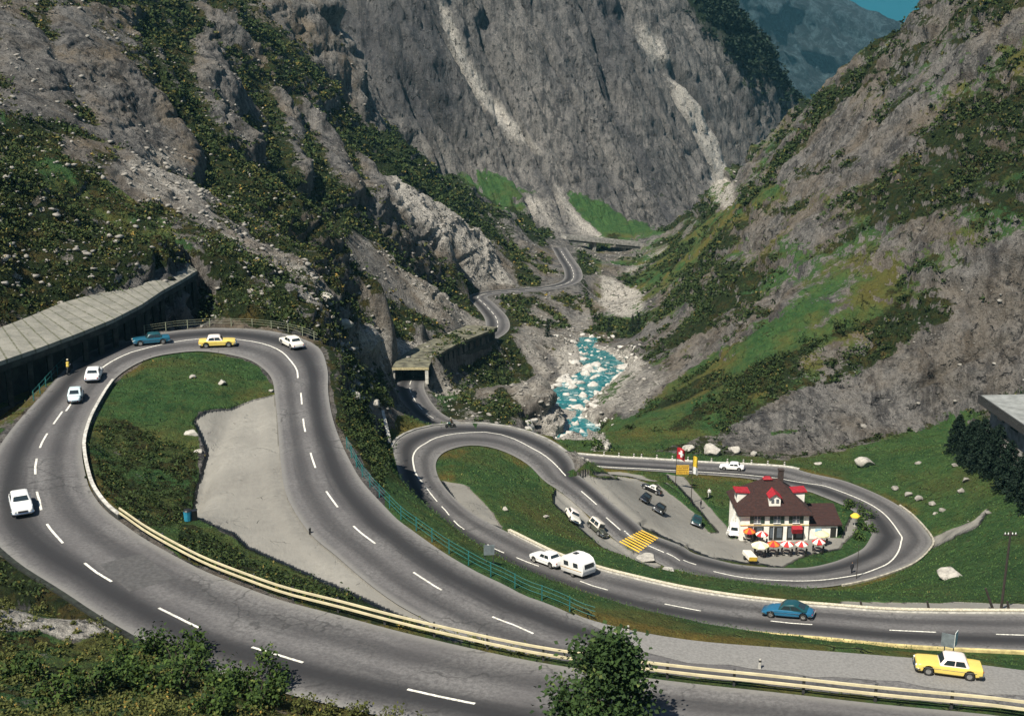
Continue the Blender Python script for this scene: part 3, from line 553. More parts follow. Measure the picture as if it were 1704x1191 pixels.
# ------------------------------------------------------------------ light and air
SUN_EL=R(55); sun_dir=Vector((-.62,-.78,0)).normalized()*math.cos(SUN_EL)+Vector((0,0,math.sin(SUN_EL)))
sl=bpy.data.lights.new('sun','SUN'); sl.energy=5; sl.angle=R(.5); sl.color=(1,.93,.81); so=bpy.data.objects.new('sun',sl); COL.objects.link(so); so.location=(-200,-80,400)
so.rotation_euler=sun_dir.to_track_quat('Z','Y').to_euler()
w=bpy.data.worlds.new('World'); SC.world=w; w.use_nodes=True; nt=w.node_tree; bg=nt.nodes['Background']; sky=N(nt,'ShaderNodeTexSky',sky_type='NISHITA'); sky.sun_disc=False; sky.sun_elevation=SUN_EL; sky.sun_rotation=math.atan2(sun_dir.x,sun_dir.y); sky.altitude=1400; sky.air_density=1.2
nt.links.new(sky.outputs[0],bg.inputs[0]); bg.inputs[1].default_value=.055
se=N(nt,'ShaderNodeSeparateXYZ'); nt.links.new(N(nt,'ShaderNodeTexCoord').outputs['Generated'],se.inputs[0])
nt.links.new(mixc(nt,ramp(nt,se.outputs[2],.04,.30,True),sky.outputs[0],(.06,1.7,2.3)),bg.inputs[0])
SC.view_settings.view_transform='Standard'; SC.view_settings.look='None'; SC.view_settings.exposure=.6; SC.view_settings.gamma=1

# ------------------------------------------------------------------ far mountain closing the valley
nx,ny=220,130; u=np.linspace(0,1,nx); v=np.linspace(0,1,ny)
rx=np.interp(u,[0,.2,.4,.55,.62,.7,.8,1],[1000,1150,1300,1412,1450,1494,1560,1750]); ry=np.interp(u,[0,.2,.4,.55,.62,.7,.8,1],[-230,-150,-60,0,17,34,66,130])
top=np.array([at_t(a,b_,2600) for a,b_ in zip(rx,ry)]); FM=np.zeros((ny,nx,3))
for k in range(ny):
    FM[k]=top; t_=v[k]; FM[k,:,1]-=t_*650; FM[k,:,0]-=t_*120; FM[k,:,2]-=t_*560+90*np.sin(t_*3.14)
q=FM.reshape(-1,3); am=np.repeat(sstep(0,.12,v),nx)
q[:,1]-=am*(100*fbm((q[:,0]+.4*q[:,2])/150,q[:,1]/200,q[:,2]/300,5,61,.6,True)); q[:,2]+=am*30*fbm(q[:,0]/60,q[:,1]/60,q[:,2]/60,4,63)+6*fbm(q[:,0]/25,q[:,1]/25,q[:,2]*0,3,64)
I=np.arange(nx*ny).reshape(ny,nx); Q=np.stack([I[:-1,:-1],I[1:,:-1],I[1:,1:],I[:-1,1:]],2).reshape(-1,4)
m,nt,b=nt_new('haze blue mountain rock'); P=geo_pos(nt); n1=noise_n(nt,P,.03,8,.75,.5); n2=noise_n(nt,P,.09,7,.8)
c=mixc(nt,ramp(nt,n2,.35,.65),(.012,.028,.036),(.075,.125,.14)); c=mixc(nt,ramp(nt,n1,.44,.54),c,(.004,.013,.016))  # blue of the distance haze is mixed into the mountain's own colours
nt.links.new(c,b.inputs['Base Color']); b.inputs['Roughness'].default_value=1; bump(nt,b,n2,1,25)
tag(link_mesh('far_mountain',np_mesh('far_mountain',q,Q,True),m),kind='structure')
# ------------------------------------------------------------------ the air of the valley
hz=MB(); hz.box((200,2650,-250),(6000,5700,1600)); hm=bpy.data.materials.new('valley air'); hm.use_nodes=True; hn=hm.node_tree; hn.nodes.remove(hn.nodes['Principled BSDF'])
pv=N(hn,'ShaderNodeVolumePrincipled'); pv.inputs['Color'].default_value=(.30,.75,.95,1); pv.inputs['Density'].default_value=HAZE; pv.inputs['Anisotropy'].default_value=.1; hn.links.new(pv.outputs[0],hn.nodes['Material Output'].inputs['Volume'])
if HAZE>0: tag(hz.build('haze',hm),kind='stuff')
# ------------------------------------------------------------------ road surfaces
def road_mat(name,lo,hi,track=.5):
    m,nt,b=nt_new(name); L=nt.links.new; P=geo_pos(nt)
    ac=N(nt,'ShaderNodeAttribute',attribute_name='across').outputs['Fac']; al=N(nt,'ShaderNodeAttribute',attribute_name='along').outputs['Fac']
    cb=N(nt,'ShaderNodeCombineXYZ'); L(math_n(nt,'MULTIPLY',ac,7),cb.inputs[0]); L(math_n(nt,'MULTIPLY',al,.05),cb.inputs[1])
    lng=noise_n(nt,cb.outputs[0],1.3,4,.6); nf=noise_n(nt,P,3.5,5,.75); nb=noise_n(nt,P,.12,4,.55)
    c=mixc(nt,ramp(nt,nb,.35,.65),lo,hi); c=mixc(nt,ramp(nt,nf,.3,.72),tuple(q*.72 for q in lo),c)
    def lane(cn,wd): return ramp(nt,math_n(nt,'ABSOLUTE',math_n(nt,'SUBTRACT',math_n(nt,'ADD',ac,math_n(nt,'MULTIPLY',math_n(nt,'SUBTRACT',lng,.5),.10)),cn)),.02,wd,True)
    t=math_n(nt,'MAXIMUM',lane(.73,.25),math_n(nt,'MULTIPLY',lane(.28,.16),.6))
    c=mixc(nt,math_n(nt,'MULTIPLY',t,.92),c,(.020,.020,.022))
    c=mixc(nt,math_n(nt,'MULTIPLY',ramp(nt,lng,.5,.72),.35),c,(.03,.03,.033))
    c=mixc(nt,math_n(nt,'MULTIPLY',ramp(nt,math_n(nt,'ABSOLUTE',math_n(nt,'SUBTRACT',ac,.5)),.40,.49),.6),c,(.21,.205,.19))
    vo=N(nt,'ShaderNodeTexVoronoi',feature='DISTANCE_TO_EDGE'); vo.inputs['Scale'].default_value=.16; wv=N(nt,'ShaderNodeVectorMath',operation='ADD'); ns=N(nt,'ShaderNodeTexNoise'); ns.inputs['Scale'].default_value=.6; ns.inputs['Detail'].default_value=4; L(P,ns.inputs['Vector']); sc_=N(nt,'ShaderNodeVectorMath',operation='SCALE'); sc_.inputs['Scale'].default_value=2.2; L(ns.outputs['Color'],sc_.inputs[0]); L(P,wv.inputs[0]); L(sc_.outputs[0],wv.inputs[1]); L(wv.outputs[0],vo.inputs['Vector'])
    c=mixc(nt,math_n(nt,'MULTIPLY',math_n(nt,'MULTIPLY',ramp(nt,vo.outputs['Distance'],.0,.02,True),ramp(nt,nb,.45,.6)),.6),c,(.03,.03,.03))
    L(c,b.inputs['Base Color']); b.inputs['Roughness'].default_value=.88; b.inputs['Specular IOR Level'].default_value=.25; bump(nt,b,nf,.25,.02); return m
M_ROAD=road_mat('asphalt',(.125,.12,.12),(.185,.18,.175),.78)
ROADTRI=[]
for nm in('AB','CD','VR'):
    r=ROADS[nm]; K=11; f=np.linspace(0,1,K); V=[];ac=[];al=[]
    for i in range(len(r['c'])):
        for q in f:
            crown=.05*(1-(2*q-1)**2); V.append(on_strip(r,min(i,len(r['c'])-1.002),q,crown)); ac.append(q); al.append(i*1.5)
    I=np.arange(len(V)).reshape(-1,K); Q=np.stack([I[:-1,:-1],I[1:,:-1],I[1:,1:],I[:-1,1:]],2).reshape(-1,4)
    V=np.array(V); mm=np_mesh('road',V,Q,True); flt_attr(mm,'across',ac); flt_attr(mm,'along',al)
    o=link_mesh('road',mm,M_ROAD); tag(o,kind='structure'); ROADTRI.append((V,Q))
V0=np.vstack([q[0] for q in ROADTRI]); offs=np.cumsum([0]+[len(q[0]) for q in ROADTRI])[:-1]; Q0=np.vstack([q[1]+o for q,o in zip(ROADTRI,offs)])
BR=BVHTree.FromPolygons(V0.tolist(),Q0.tolist())
sub=np.where((rr[:-1]<560))[0]; FN=FQ.reshape(NR-1,NA-1,4)[sub].reshape(-1,4)
BG=BVHTree.FromPolygons(PVD[:(sub[-1]+2)*NA].tolist(),FN.tolist())
def gz(x,y):
    h=BR.ray_cast(Vector((x,y,400)),Vector((0,0,-1)))
    if h[0] is not None: return h[0].z
    h=BG.ray_cast(Vector((x,y,400)),Vector((0,0,-1))); return h[0].z if h[0] is not None else float(base_h(np.array([[x,y]]))[0])
def hit(px,py,road=False):
    """where the sight line through a photo point meets road or ground"""
    d=Vector(raydir(px,py)).normalized(); o=Vector((0,0,HC)); best=None
    for B in((BR,) if road else (BR,BG)):
        h=B.ray_cast(o,d)
        if h[0] is not None and (best is None or h[3]<best[3]): best=h
    if best is None:
        for dx,dy in((0,-2),(0,2),(-3,0),(3,0),(0,-5),(0,5),(0,8),(0,-8),(0,12),(0,-12)):
            try_=B.ray_cast(o,Vector(raydir(px+dx,py+dy)).normalized())
            if try_[0] is not None: return try_[0]
        raise RuntimeError('no hit %s %s'%(px,py))
    return best[0]
print('roads',round(time.time()-T0,1))
# painted lines
M_LINE=mat('white road paint',(.74,.72,.64),.7,var=.22,scale=5); M_YEL=mat('yellow road paint',(.80,.50,.05),.7,var=.08,scale=2)
def paint(r,i0,i1,f,wd,dashes,mt,name='road_marking',curve=None):
    """line along a road between stations, on which dashes=(length,gap) or None"""
    mb=MB(); s=i0
    while s<i1-1e-6:
        e=i1 if dashes is None else min(i1,s+dashes[0]/1.5); k=max(2,int((e-s)/.8)+1); ps=np.linspace(s,e,k); q=[]
        for a in ps:
            ff=f if curve is None else np.interp(a,curve[0],curve[1]); kk=int(min(a,len(r['w'])-1)); h=wd/2/r['w'][kk]
            for g in(ff-h,ff+h): q.append(on_strip(r,a,g,.05*(1-(2*g-1)**2)+.02))
        mb.add(q,[(2*j,2*j+2,2*j+3,2*j+1) for j in range(k-1)])
        if dashes is None: break
        s=e+dashes[1]/1.5
    return tag(mb.build(name,mt),kind='structure')
def fr(r,px,py):
    """(station, fraction) of a photo point on road r"""
    h=hit(px,py,True); c=r['c']; w=r['w']; cen=c[:,:2]+r['n']*(w/2)[:,None]; j=int(np.argmin(((cen-np.array(h[:2]))**2).sum(1)-(w/2)**2)); return j,float(np.dot(np.array(h[:2])-c[j,:2],r['n'][j])/w[j])
AB,CD,VRr=ROADS['AB'],ROADS['CD'],ROADS['VR']
def curve_of(r,pl):
    a=[fr(r,*p) for p in pl]; a.sort(); return [q[0] for q in a],[min(.97,max(.03,q[1])) for q in a]
ca=curve_of(AB,[(725,1157),(468,1091),(284,1022),(165,955),(94,891),(64,829),(59,778),(72,732),(96,696)])
cs=curve_of(AB,[(165,615),(188,600),(235,581),(286,568),(336,563),(386,563.6),(430,570),(467,583),(484,598),(494,615),(497,632)])
cb_=curve_of(AB,[(502,665),(506,709),(520,763),(549,825),(610,894),(711,967),(849,1037),(1000,1090)])
def dash_at(r,pts_,ln,wd,cur):
    mb=MB()
    for px,py in pts_:
        j,f=fr(r,px,py); a0=j-ln/3; a1=j+ln/3; ps=np.linspace(a0,a1,5); q=[]
        for a in ps:
            kk=int(np.clip(a,0,len(r['w'])-1)); h=wd/2/r['w'][kk]; f2=f if cur is None else f+np.interp(a,cur[0],cur[1])-np.interp(j,cur[0],cur[1])
            for g in(f2-h,f2+h): q.append(on_strip(r,a,g,.05*(1-(2*g-1)**2)+.02))
        mb.add(q,[(2*k,2*k+2,2*k+3,2*k+1) for k in range(4)])
    return tag(mb.build('road_marking',M_LINE),kind='structure')
dash_at(AB,[(725,1157),(468,1091),(284,1022),(165,955),(94,891),(64,829),(59,778),(72,732),(96,696),(118,672)],4.4,.2,ca)
paint(AB,cs[0][0],cs[0][-1],0,.2,None,M_LINE,curve=cs)
dash_at(AB,[(502,665),(506,709),(520,763),(549,825),(610,894),(711,967),(849,1037)],4.2,.18,cb_)
cc=curve_of(CD,[(1690,1056),(1525,1050),(1322,1037),(1145,1012),(992,976),(937,955),(875,935),(818,910),(765,875),(740,848),(715,818)])
dash_at(CD,[(1690,1056),(1525,1050),(1322,1037),(1145,1012),(992,976),(880,936),(818,910),(765,875),(740,848),(724,830),(712,815)],3.8,.16,cc)
ch=curve_of(CD,[(703,803),(691,785),(685,765),(690,752),(704,739),(728,727),(761,720),(795,718),(829,722),(862,733),(896,749),(929,776),(946,796)])
paint(CD,ch[0][0],ch[0][-1],0,.22,None,M_LINE,curve=ch)
cd=curve_of(CD,[(980,828),(1017,868),(1050,895),(1118,924),(1150,937),(1200,951),(1265,963),(1332,966)])
dash_at(CD,[(980,828),(1017,868),(1045,889)],4,.2,None); dash_at(CD,[(1085,910),(1118,924),(1148,936)],2.6,.2,None)
ce=curve_of(CD,[(1175,947),(1265,963),(1332,966),(1383,963),(1433,955),(1470,941),(1490,925),(1499,901),(1495,884),(1480,864),(1457,844),(1416,824),(1366,807),(1298,796),(1230,789),(1151,784),(1060,779),(975,776)])
paint(CD,ce[0][0]+1,ce[0][-1],0,.22,None,M_LINE,curve=ce)
cv=(list(range(len(VRr['c']))),[.5]*len(VRr['c'])); paint(VRr,30,len(VRr['c'])-8,.5,.2,(5,3),M_LINE,curve=cv)
# yellow pedestrian crossing
j,f=fr(CD,1065,897); zb=MB()
for k in range(9):
    f0=.03+k*.108; q=[on_strip(CD,a,g,.05*(1-(2*g-1)**2)+.024) for a,g in((j-1.15,f0),(j+1.15,f0),(j+1.15,f0+.052),(j-1.15,f0+.052))]; zb.add(q,[(0,1,2,3)])
tag(zb.build('crosswalk',M_YEL),kind='structure')
# pale gravelled pull-out at the right
mb=MB(); q=[]; sA=near_station(AB,960,1022,1); sB=len(AB['c'])-2; st_=np.arange(sA,sB)
for a in st_:
    t=(a-sA)/(sB-sA); fi=1.0-.50*sstep(0,.30,t)+.03*math.sin(a*.9)+.02*math.sin(a*2.3)
    for g in np.linspace(fi,1.03,5): q.append(on_strip(AB,a,g,.05*(1-(2*g-1)**2)+.022))
mb.add(q,[(5*j+k,5*j+5+k,5*j+6+k,5*j+1+k) for j in range(len(st_)-1) for k in range(4)]); M_GRAV=mat('rolled gravel',(.20,.195,.185),.95,var=.10,scale=5); tag(mb.build('gravel_pull_out',M_GRAV),kind='structure')
M_PATCH=mat('dark asphalt patch',(.075,.073,.072),.9,var=.15,scale=3)
# darker repair patch on the lower road
def patch(name,px4,mt): 
    mb=MB(); q=[]
    for px,py in px4: h=hit(px,py,True); q.append((h.x,h.y,h.z+.012))
    mb.add(q,[tuple(range(len(q)))]); return tag(mb.build(name,mt),kind='structure')
patch('road_patch',[(166,939),(200,929),(236,921),(266,944),(290,963),(250,974),(215,984),(188,960)],M_PATCH)
# ------------------------------------------------------------------ river
L_=RIVER
T_=np.gradient(L_[:,:2],axis=0); T_/=np.linalg.norm(T_,axis=1)[:,None]; N_=np.stack([-T_[:,1],T_[:,0]],1)
K=17; V=[]
for p,nn in zip(L_,N_):
    for f in np.linspace(-1.5,1.5,K): V.append((p[0]+nn[0]*f*p[3],p[1]+nn[1]*f*p[3],p[2]))
V=np.array(V); V[:,2]+=.22*fbm(V[:,0]/2,V[:,1]/2,V[:,2]*0,3,31)
I=np.arange(len(V)).reshape(-1,K); Q=np.stack([I[:-1,:-1],I[1:,:-1],I[1:,1:],I[:-1,1:]],2).reshape(-1,4)
m,nt,b=nt_new('glacier water'); P=geo_pos(nt); n1=noise_n(nt,P,.22,6,.7,1.5); n2=noise_n(nt,P,.9,5,.7,1)
c=mixc(nt,ramp(nt,n2,.35,.65),(.004,.08,.095),(.012,.17,.175)); c=mixc(nt,ramp(nt,math_n(nt,'ADD',n1,math_n(nt,'MULTIPLY',n2,.45)),.74,.97),c,(.62,.72,.71))
nt.links.new(c,b.inputs['Base Color']); b.inputs['Roughness'].default_value=.25; bump(nt,b,n2,.5,.2)
o=link_mesh('river',np_mesh('river',V,Q,True),m); tag(o,kind='structure'); 
# ================================================================== THINGS
def M_(n): return MATS[n]
M_TYRE=mat('tyre rubber',(.02,.02,.02),.8); M_CHR=mat('chrome',(.75,.75,.75),.18,1,var=.03); M_GLASS=mat('car glass',(.02,.03,.035),.06,var=.05,spec=.8); M_RIM=mat('hub cap',(.65,.65,.63),.25,.9,var=.03)
M_LAMP=mat('lamp glass',(.8,.8,.75),.1,var=.02); M_RED=mat('tail lamp red',(.4,.02,.02),.2,var=.05); M_BLK=mat('black trim',(.015,.015,.016),.4)
def paintm(n,c): return mat(n,c,.3,var=.04,scale=1.5,coat=.35)
def loft(mb,st,sec):
    R_=[sec(*s) for s in st]; n=len(R_[0]); V=[p for r in R_ for p in r]; f=[]
    for i in range(len(R_)-1):
        for k in range(n): f.append((i*n+k,(i+1)*n+k,(i+1)*n+(k+1)%n,i*n+(k+1)%n))
    f+=[tuple(range(n)),tuple(range((len(R_)-1)*n,len(R_)*n))[::-1]]; mb.add(V,f)
def body_sec(x,hw,z0,z1,cr=.03):
    y=[(.90,z0),(1.0,z0+.10),(1.0,z0*.45+z1*.55),(.985,z1-.10),(.93,z1-.025),(.80,z1+cr*.4),(.4,z1+cr),(0,z1+cr*1.15)]
    r=[(x,-a*hw,z) for a,z in y]; return r+[(x,a*hw,z) for a,z in y[-2::-1]]
def ground_frame(rear,front,road=False):
    a=hit(*rear,road); b=hit(*front,road); d=(b-a); d.z=0; d.normalize(); c=(a+b)/2
    return c,d
def place(o,c,d,half=1.4):
    zf=gz(c.x+d.x*half,c.y+d.y*half); zr=gz(c.x-d.x*half,c.y-d.y*half); s=Vector((-d.y,d.x,0)); zl=gz(c.x+s.x*.7,c.y+s.y*.7); zr2=gz(c.x-s.x*.7,c.y-s.y*.7)
    fx=Vector((d.x,d.y,(zf-zr)/(2*half))).normalized(); sy=Vector((s.x,s.y,(zl-zr2)/1.4)); up=fx.cross(sy).normalized(); sy=up.cross(fx)
    o.matrix_world=Matrix.Translation((c.x,c.y,max(gz(c.x,c.y),(zf+zr)/2)+.01))@Matrix((fx,sy,up)).transposed().to_4x4()
SPECS={ # length, width, body line: (x fraction from rear, half width share, top height), cabin: base rear, base front, top rear, top front, belt, roof
 'sedan':dict(L=4.5,W=1.72,top=[(0,.84,.74),(.02,.95,.84),(.12,.98,.90),(.3,1,.93),(.5,1,.93),(.66,1,.93),(.8,.98,.91),(.95,.96,.84),(.985,.9,.78),(1,.82,.66)],cab=(.15,.66,.25,.56,.92,1.47),wh=(.19,.81),r=.33),
 'finned':dict(L=4.7,W=1.78,top=[(0,.88,.84),(.015,.96,.95),(.12,.99,.97),(.28,1,.95),(.5,1,.94),(.66,1,.93),(.8,.98,.92),(.95,.97,.87),(.985,.92,.82),(1,.86,.66)],cab=(.20,.66,.27,.57,.94,1.5),wh=(.20,.81),r=.34),
 'beetle':dict(L=4.07,W=1.54,top=[(0,.55,.48),(.03,.72,.64),(.10,.86,.82),(.2,.94,.98),(.34,1,1.0),(.55,1,.98),(.66,.98,.96),(.8,.9,.86),(.92,.78,.70),(.98,.64,.56),(1,.5,.44)],cab=(.10,.69,.30,.57,.93,1.5),wh=(.2,.79),r=.33),
 'fastback':dict(L=4.85,W=1.8,top=[(0,.62,.62),(.02,.74,.72),(.12,.86,.84),(.28,.96,.93),(.45,1,.95),(.62,1,.95),(.76,.98,.88),(.9,.95,.72),(.97,.86,.56),(1,.7,.46)],cab=(.10,.68,.32,.56,.92,1.46),wh=(.17,.82),r=.33),
 'wagon':dict(L=3.7,W=1.6,top=[(0,.9,.86),(.02,.98,.92),(.3,1,.94),(.66,1,.94),(.7,.94,.93),(.96,.92,.9),(1,.88,.84)],cab=(.02,.66,.04,.60,.92,1.78),wh=(.2,.8),r=.36),
 'van':dict(L=4.1,W=1.7,top=[(0,.9,1.0),(.02,.98,1.05),(.4,1,1.06),(.85,1,1.05),(.97,.97,1.0),(1,.9,.9)],cab=(.01,.97,.03,.88,1.03,1.92),wh=(.2,.82),r=.33),
 'roadster':dict(L=3.7,W=1.5,top=[(0,.8,.66),(.03,.95,.76),(.2,1,.82),(.5,1,.84),(.65,1,.84),(.85,.95,.8),(.97,.88,.7),(1,.75,.6)],cab=(.26,.62,.32,.55,.82,1.28),wh=(.19,.81),r=.31)}
def car(name,label,cat,rear,front,spec,body,roof=None,group=None,road=True,low=None):
    S=SPECS[spec]; L,W=S['L'],S['W']; r=S['r']; root=empty(name,label=label,cat=cat,group=group); roof=roof or body
    zb=.27; X0=lambda f:(f-.5)*L
    tf=np.array(S['top']); xs=set(tf[:,0])
    for wx in S['wh']:
        for dx in(-r-.09,-r-.02,-r*.62,0,r*.62,r+.02,r+.09): xs.add(min(1,max(0,wx+dx/L)))
    st=[]
    for f in sorted(xs):
        z0=zb+(.08 if f<.03 or f>.97 else 0)
        for wx in S['wh']:
            d=abs(f-wx)*L
            if d<r+.05: z0=r+math.sqrt(max(.0004,(r+.06)**2-d*d))
        st.append((X0(f),np.interp(f,tf[:,0],tf[:,1])*W/2,min(z0,np.interp(f,tf[:,0],tf[:,2])-.12),np.interp(f,tf[:,0],tf[:,2])))
    mb=MB(); loft(mb,st,body_sec); mb.build('body',body,root,True)
    # cabin shell with rounded top
    b0,b1,t0,t1,zbt,zt=S['cab']; hb=W/2*.93; ht=W/2*.76
    def ring(xa,xb,h,z,c): return [(xa,-h+c,z),(xa+c,-h,z),(xb-c,-h,z),(xb,-h+c,z),(xb,h-c,z),(xb-c,h,z),(xa+c,h,z),(xa,h-c,z)]
    rs=[ring(X0(b0),X0(b1),hb,zbt-.04,.10),ring(X0(b0)*.14+X0(t0)*.86,X0(b1)*.14+X0(t1)*.86,hb*.14+ht*.86,zt-.09,.12),ring(X0(t0)+.06,X0(t1)-.06,ht-.03,zt-.025,.12),ring(X0(t0)+.3,X0(t1)-.3,ht-.25,zt+.015,.12)]
    mb=MB(); V=[p for q in rs for p in q]; f=[]
    for i in range(3):
        for k in range(8): f.append((i*8+k,i*8+(k+1)%8,i*8+8+(k+1)%8,i*8+8+k))
    f.append(tuple(range(24,32))); mb.add(V,f); mb.build('roof',roof,root,True)
    A=[Vector(p) for p in rs[0]]; B=[Vector(p) for p in rs[1]]
    def pane(nm,a,b,c,d,u0,u1,v0,v1,off):
        q=[]
        for u,v in((u0,v0),(u1,v0),(u1,v1),(u0,v1)): q.append((a*(1-u)+b*u)*(1-v)+(d*(1-u)+c*u)*v)
        nrm=(q[1]-q[0]).cross(q[3]-q[0]).normalized()*off; mb=MB(); mb.add([p+nrm for p in q]+[p-nrm*.5 for p in q],[(0,1,2,3),(4,7,6,5),(0,4,5,1),(1,5,6,2),(2,6,7,3),(3,7,4,0)]); mb.build(nm,M_GLASS,root)
    pane('windscreen',A[3],A[4],B[4],B[3],.02,.98,.22,.93,.018); pane('rear_window',A[7],A[0],B[0],B[7],.06,.94,.28,.9,.018)
    for (u0,u1) in((.07,.49),(.53,.95)) if spec not in('beetle','roadster') else ((.10,.44),(.49,.92)):
        pane('side_window',A[1],A[2],B[2],B[1],u0,u1,.2,.9,.018); pane('side_window',A[5],A[6],B[6],B[5],1-u1,1-u0,.2,.9,.018)
    for wx in S['wh']:
        for s in(-1,1):
            y=s*(W/2-.10); mb=MB(); mb.lathe([(r*.55,-.09),(r*.93,-.09),(r,-.05),(r,.05),(r*.93,.09),(r*.55,.09)],14,(X0(wx),y,r),'y'); w_=mb.build('wheel',M_TYRE,root,True)
            mb=MB(); mb.lathe([(r*.6,0),(r*.58,s*.03),(r*.3,s*.05),(.02,s*.055)],12,(X0(wx),y+s*.07,r),'y'); mb.build('rim',M_RIM,w_,True)
    ze=.47
    for sx in(-1,1):
        mb=MB(); hwb=W/2*(.98 if spec!='beetle' else .8); e=sx*(L/2+.05); mb.tube([(e-sx*.35,-hwb-.0,ze),(e-sx*.10,-hwb*.97,ze),(e,-hwb*.8,ze),(e+sx*.03,0,ze),(e,hwb*.8,ze),(e-sx*.10,hwb*.97,ze),(e-sx*.35,hwb,ze)],.065,6); mb.build('bumper',M_CHR,root,True)
    fz=np.interp(.985,tf[:,0],tf[:,2])-.14; fh=np.interp(.985,tf[:,0],tf[:,1])*W/2; rz_=np.interp(.01,tf[:,0],tf[:,2])-.16; rh=np.interp(.01,tf[:,0],tf[:,1])*W/2
    for s in(-1,1):
        mb=MB(); mb.lathe([(.10,-.06),(.10,.03),(.07,.06),(.01,.07)],10,(L/2-.03 if spec not in('beetle',) else L/2-.16,s*fh*.78,fz),'x'); mb.build('headlight',M_LAMP,root,True)
        mb=MB(); mb.box((-L/2+.0,s*rh*.84,rz_),(.08,.12,.14),bev=.02); mb.build('tail_light',M_RED,root)
    if spec not in('beetle','fastback'):
        mb=MB(); mb.box((L/2-.0,0,fz-.06),(.06,fh*1.0,.2),bev=.015); g=mb.build('grille',M_BLK,root)
        mb=MB(); [mb.box((L/2+.035,0,fz-.06+k*.06),(.02,fh*1.02,.018)) for k in(-1,0,1)]; mb.build('grille_bar',M_CHR,g)
    if spec in('sedan','finned','fastback'):
        for s in(-1,1): mb=MB(); mb.box((0,s*(W/2+.004),.66),(L*.8,.02,.03)); mb.build('trim_strip',M_CHR,root)
    c,d=ground_frame(rear,front,road); place(root,c,d); return root
CREAM=paintm('cream car paint',(.78,.75,.66)); WHITE=paintm('white car paint',(.80,.80,.78)); YELL=paintm('yellow car paint',(.74,.56,.13)); LBLU=paintm('pale blue car paint',(.55,.66,.68)); TEAL=paintm('blue car paint',(.014,.10,.16)); DBLU=paintm('petrol blue paint',(.018,.12,.22)); BLACK=paintm('black car paint',(.012,.012,.013)); OLIVE=paintm('olive car paint',(.06,.065,.05)); DGRN=paintm('dark green car paint',(.012,.05,.055)); SILV=paintm('pale roof paint',(.70,.64,.55)); PINKW=paintm('ivory roof paint',(.80,.70,.64)); DTEAL=paintm('dark teal roof paint',(.01,.06,.07))
car('car','white sedan driving down the left bend, nearest the left edge','car',(31,828),(41,868),'sedan',WHITE)
car('car','small pale blue rounded car on the left side of the upper hairpin','car',(122,677),(131,653),'beetle',LBLU)
car('car','white sedan just ahead of the small pale blue car on the upper hairpin','car',(151,642),(162,618),'sedan',WHITE)
car('car','blue sedan at the top of the upper hairpin, beside the gallery end','car',(275,570),(229,574),'finned',TEAL,DTEAL)
car('car','yellow two tone sedan with white roof in the inner lane of the upper hairpin','car',(337,577),(387,575),'finned',YELL,PINKW)
car('car','cream sedan on the outer right shoulder of the upper hairpin','car',(500,584),(471,569),'sedan',CREAM,CREAM)
car('parked_car','big yellow sedan with pinkish white roof parked on the grey pull-out at lower right','car',(1622,1125),(1530,1113),'finned',YELL,PINKW,road=False)
car('car','metallic blue fastback with dark roof driving along the middle road below the stone edge','car',(1346,1027),(1278,1021),'fastback',DBLU,DTEAL)
TOW=car('car','white sedan towing the caravan','car',(931,945),(893,931),'finned',WHITE)
car('parked_car','cream white sedan parked on the gravel layby beside the grass island','car',(944,853),(957,875),'sedan',CREAM,PINKW,road=False)
car('parked_car','olive brown estate car with beige roof parked in the layby before the yellow crossing','car',(979,874),(1005,897),'wagon',OLIVE,SILV,road=False)
car('parked_car','shiny black rounded beetle shaped car in the gravel car park','car',(1084,831),(1058,840),'beetle',BLACK,road=False)
car('parked_car','black square sedan between the rounded black car and the lower road in the car park','car',(1109,846),(1079,863),'sedan',BLACK,road=False)
car('parked_car','dark green car parked nose to the road by the footpath grass','car',(1159,858),(1155,883),'sedan',DGRN,road=False)
car('parked_car','small dark open car with cream hood at the back edge of the gravel car park','car',(1093,822),(1073,813),'roadster',BLACK,CREAM,road=False)
car('car','white car on the far valley road behind the inn','car',(1234,782),(1202,780),'sedan',WHITE)
car('parked_van','white van parked against the left wall of the inn','van',(1221,900),(1219,880),'van',WHITE,road=False)
# caravan
cv_=empty('caravan',label='rounded white touring caravan with dark windows behind the white towing car',cat='caravan')
prof=[(-1.75,.45),(-1.95,.9),(-1.9,1.5),(-1.6,2.05),(-1.0,2.33),(0,2.42),(.9,2.36),(1.45,2.1),(1.75,1.6),(1.85,1.0),(1.7,.45)]
mb=MB(); V=[]; k=len(prof)
for y,sc_ in((-1.0,.93),(-.96,1),(.96,1),(1.0,.93)):
    for x,z in prof: V.append((x*sc_,y,(z-1.3)*sc_+1.3))
f=[tuple(range(k)),tuple(range(3*k,4*k))[::-1]]
for j in range(3):
    for i in range(k): f.append((j*k+i,(j+1)*k+i,(j+1)*k+(i+1)%k,j*k+(i+1)%k))
mb.add(V,f); mb.build('body',WHITE,cv_,True)
def slab(nm,c,d,mt,root,**k): m_=MB(); m_.box(c,d,**k); return m_.build(nm,mt,root)
slab('window',(-1.93,0,1.45),(.08,1.3,.5),M_GLASS,cv_,ry=-.08); slab('window',(1.74,0,1.5),(.08,1.2,.5),M_GLASS,cv_,ry=-.3)
for s in(-1,1): slab('window',(-.8,s*1.0,1.5),(.75,.05,.5),M_GLASS,cv_); slab('window',(.75,s*1.0,1.5),(.75,.05,.5),M_GLASS,cv_)
slab('door',(.02,-1.0,1.25),(.6,.05,1.5),CREAM,cv_); slab('roof_vent',(.1,0,2.45),(.5,.5,.1),M_BLK,cv_)
for s in(-1,1): slab('trim_strip',(0,s*1.0,.95),(3.5,.03,.06),mat('ochre trim',(.45,.28,.08),.5),cv_)
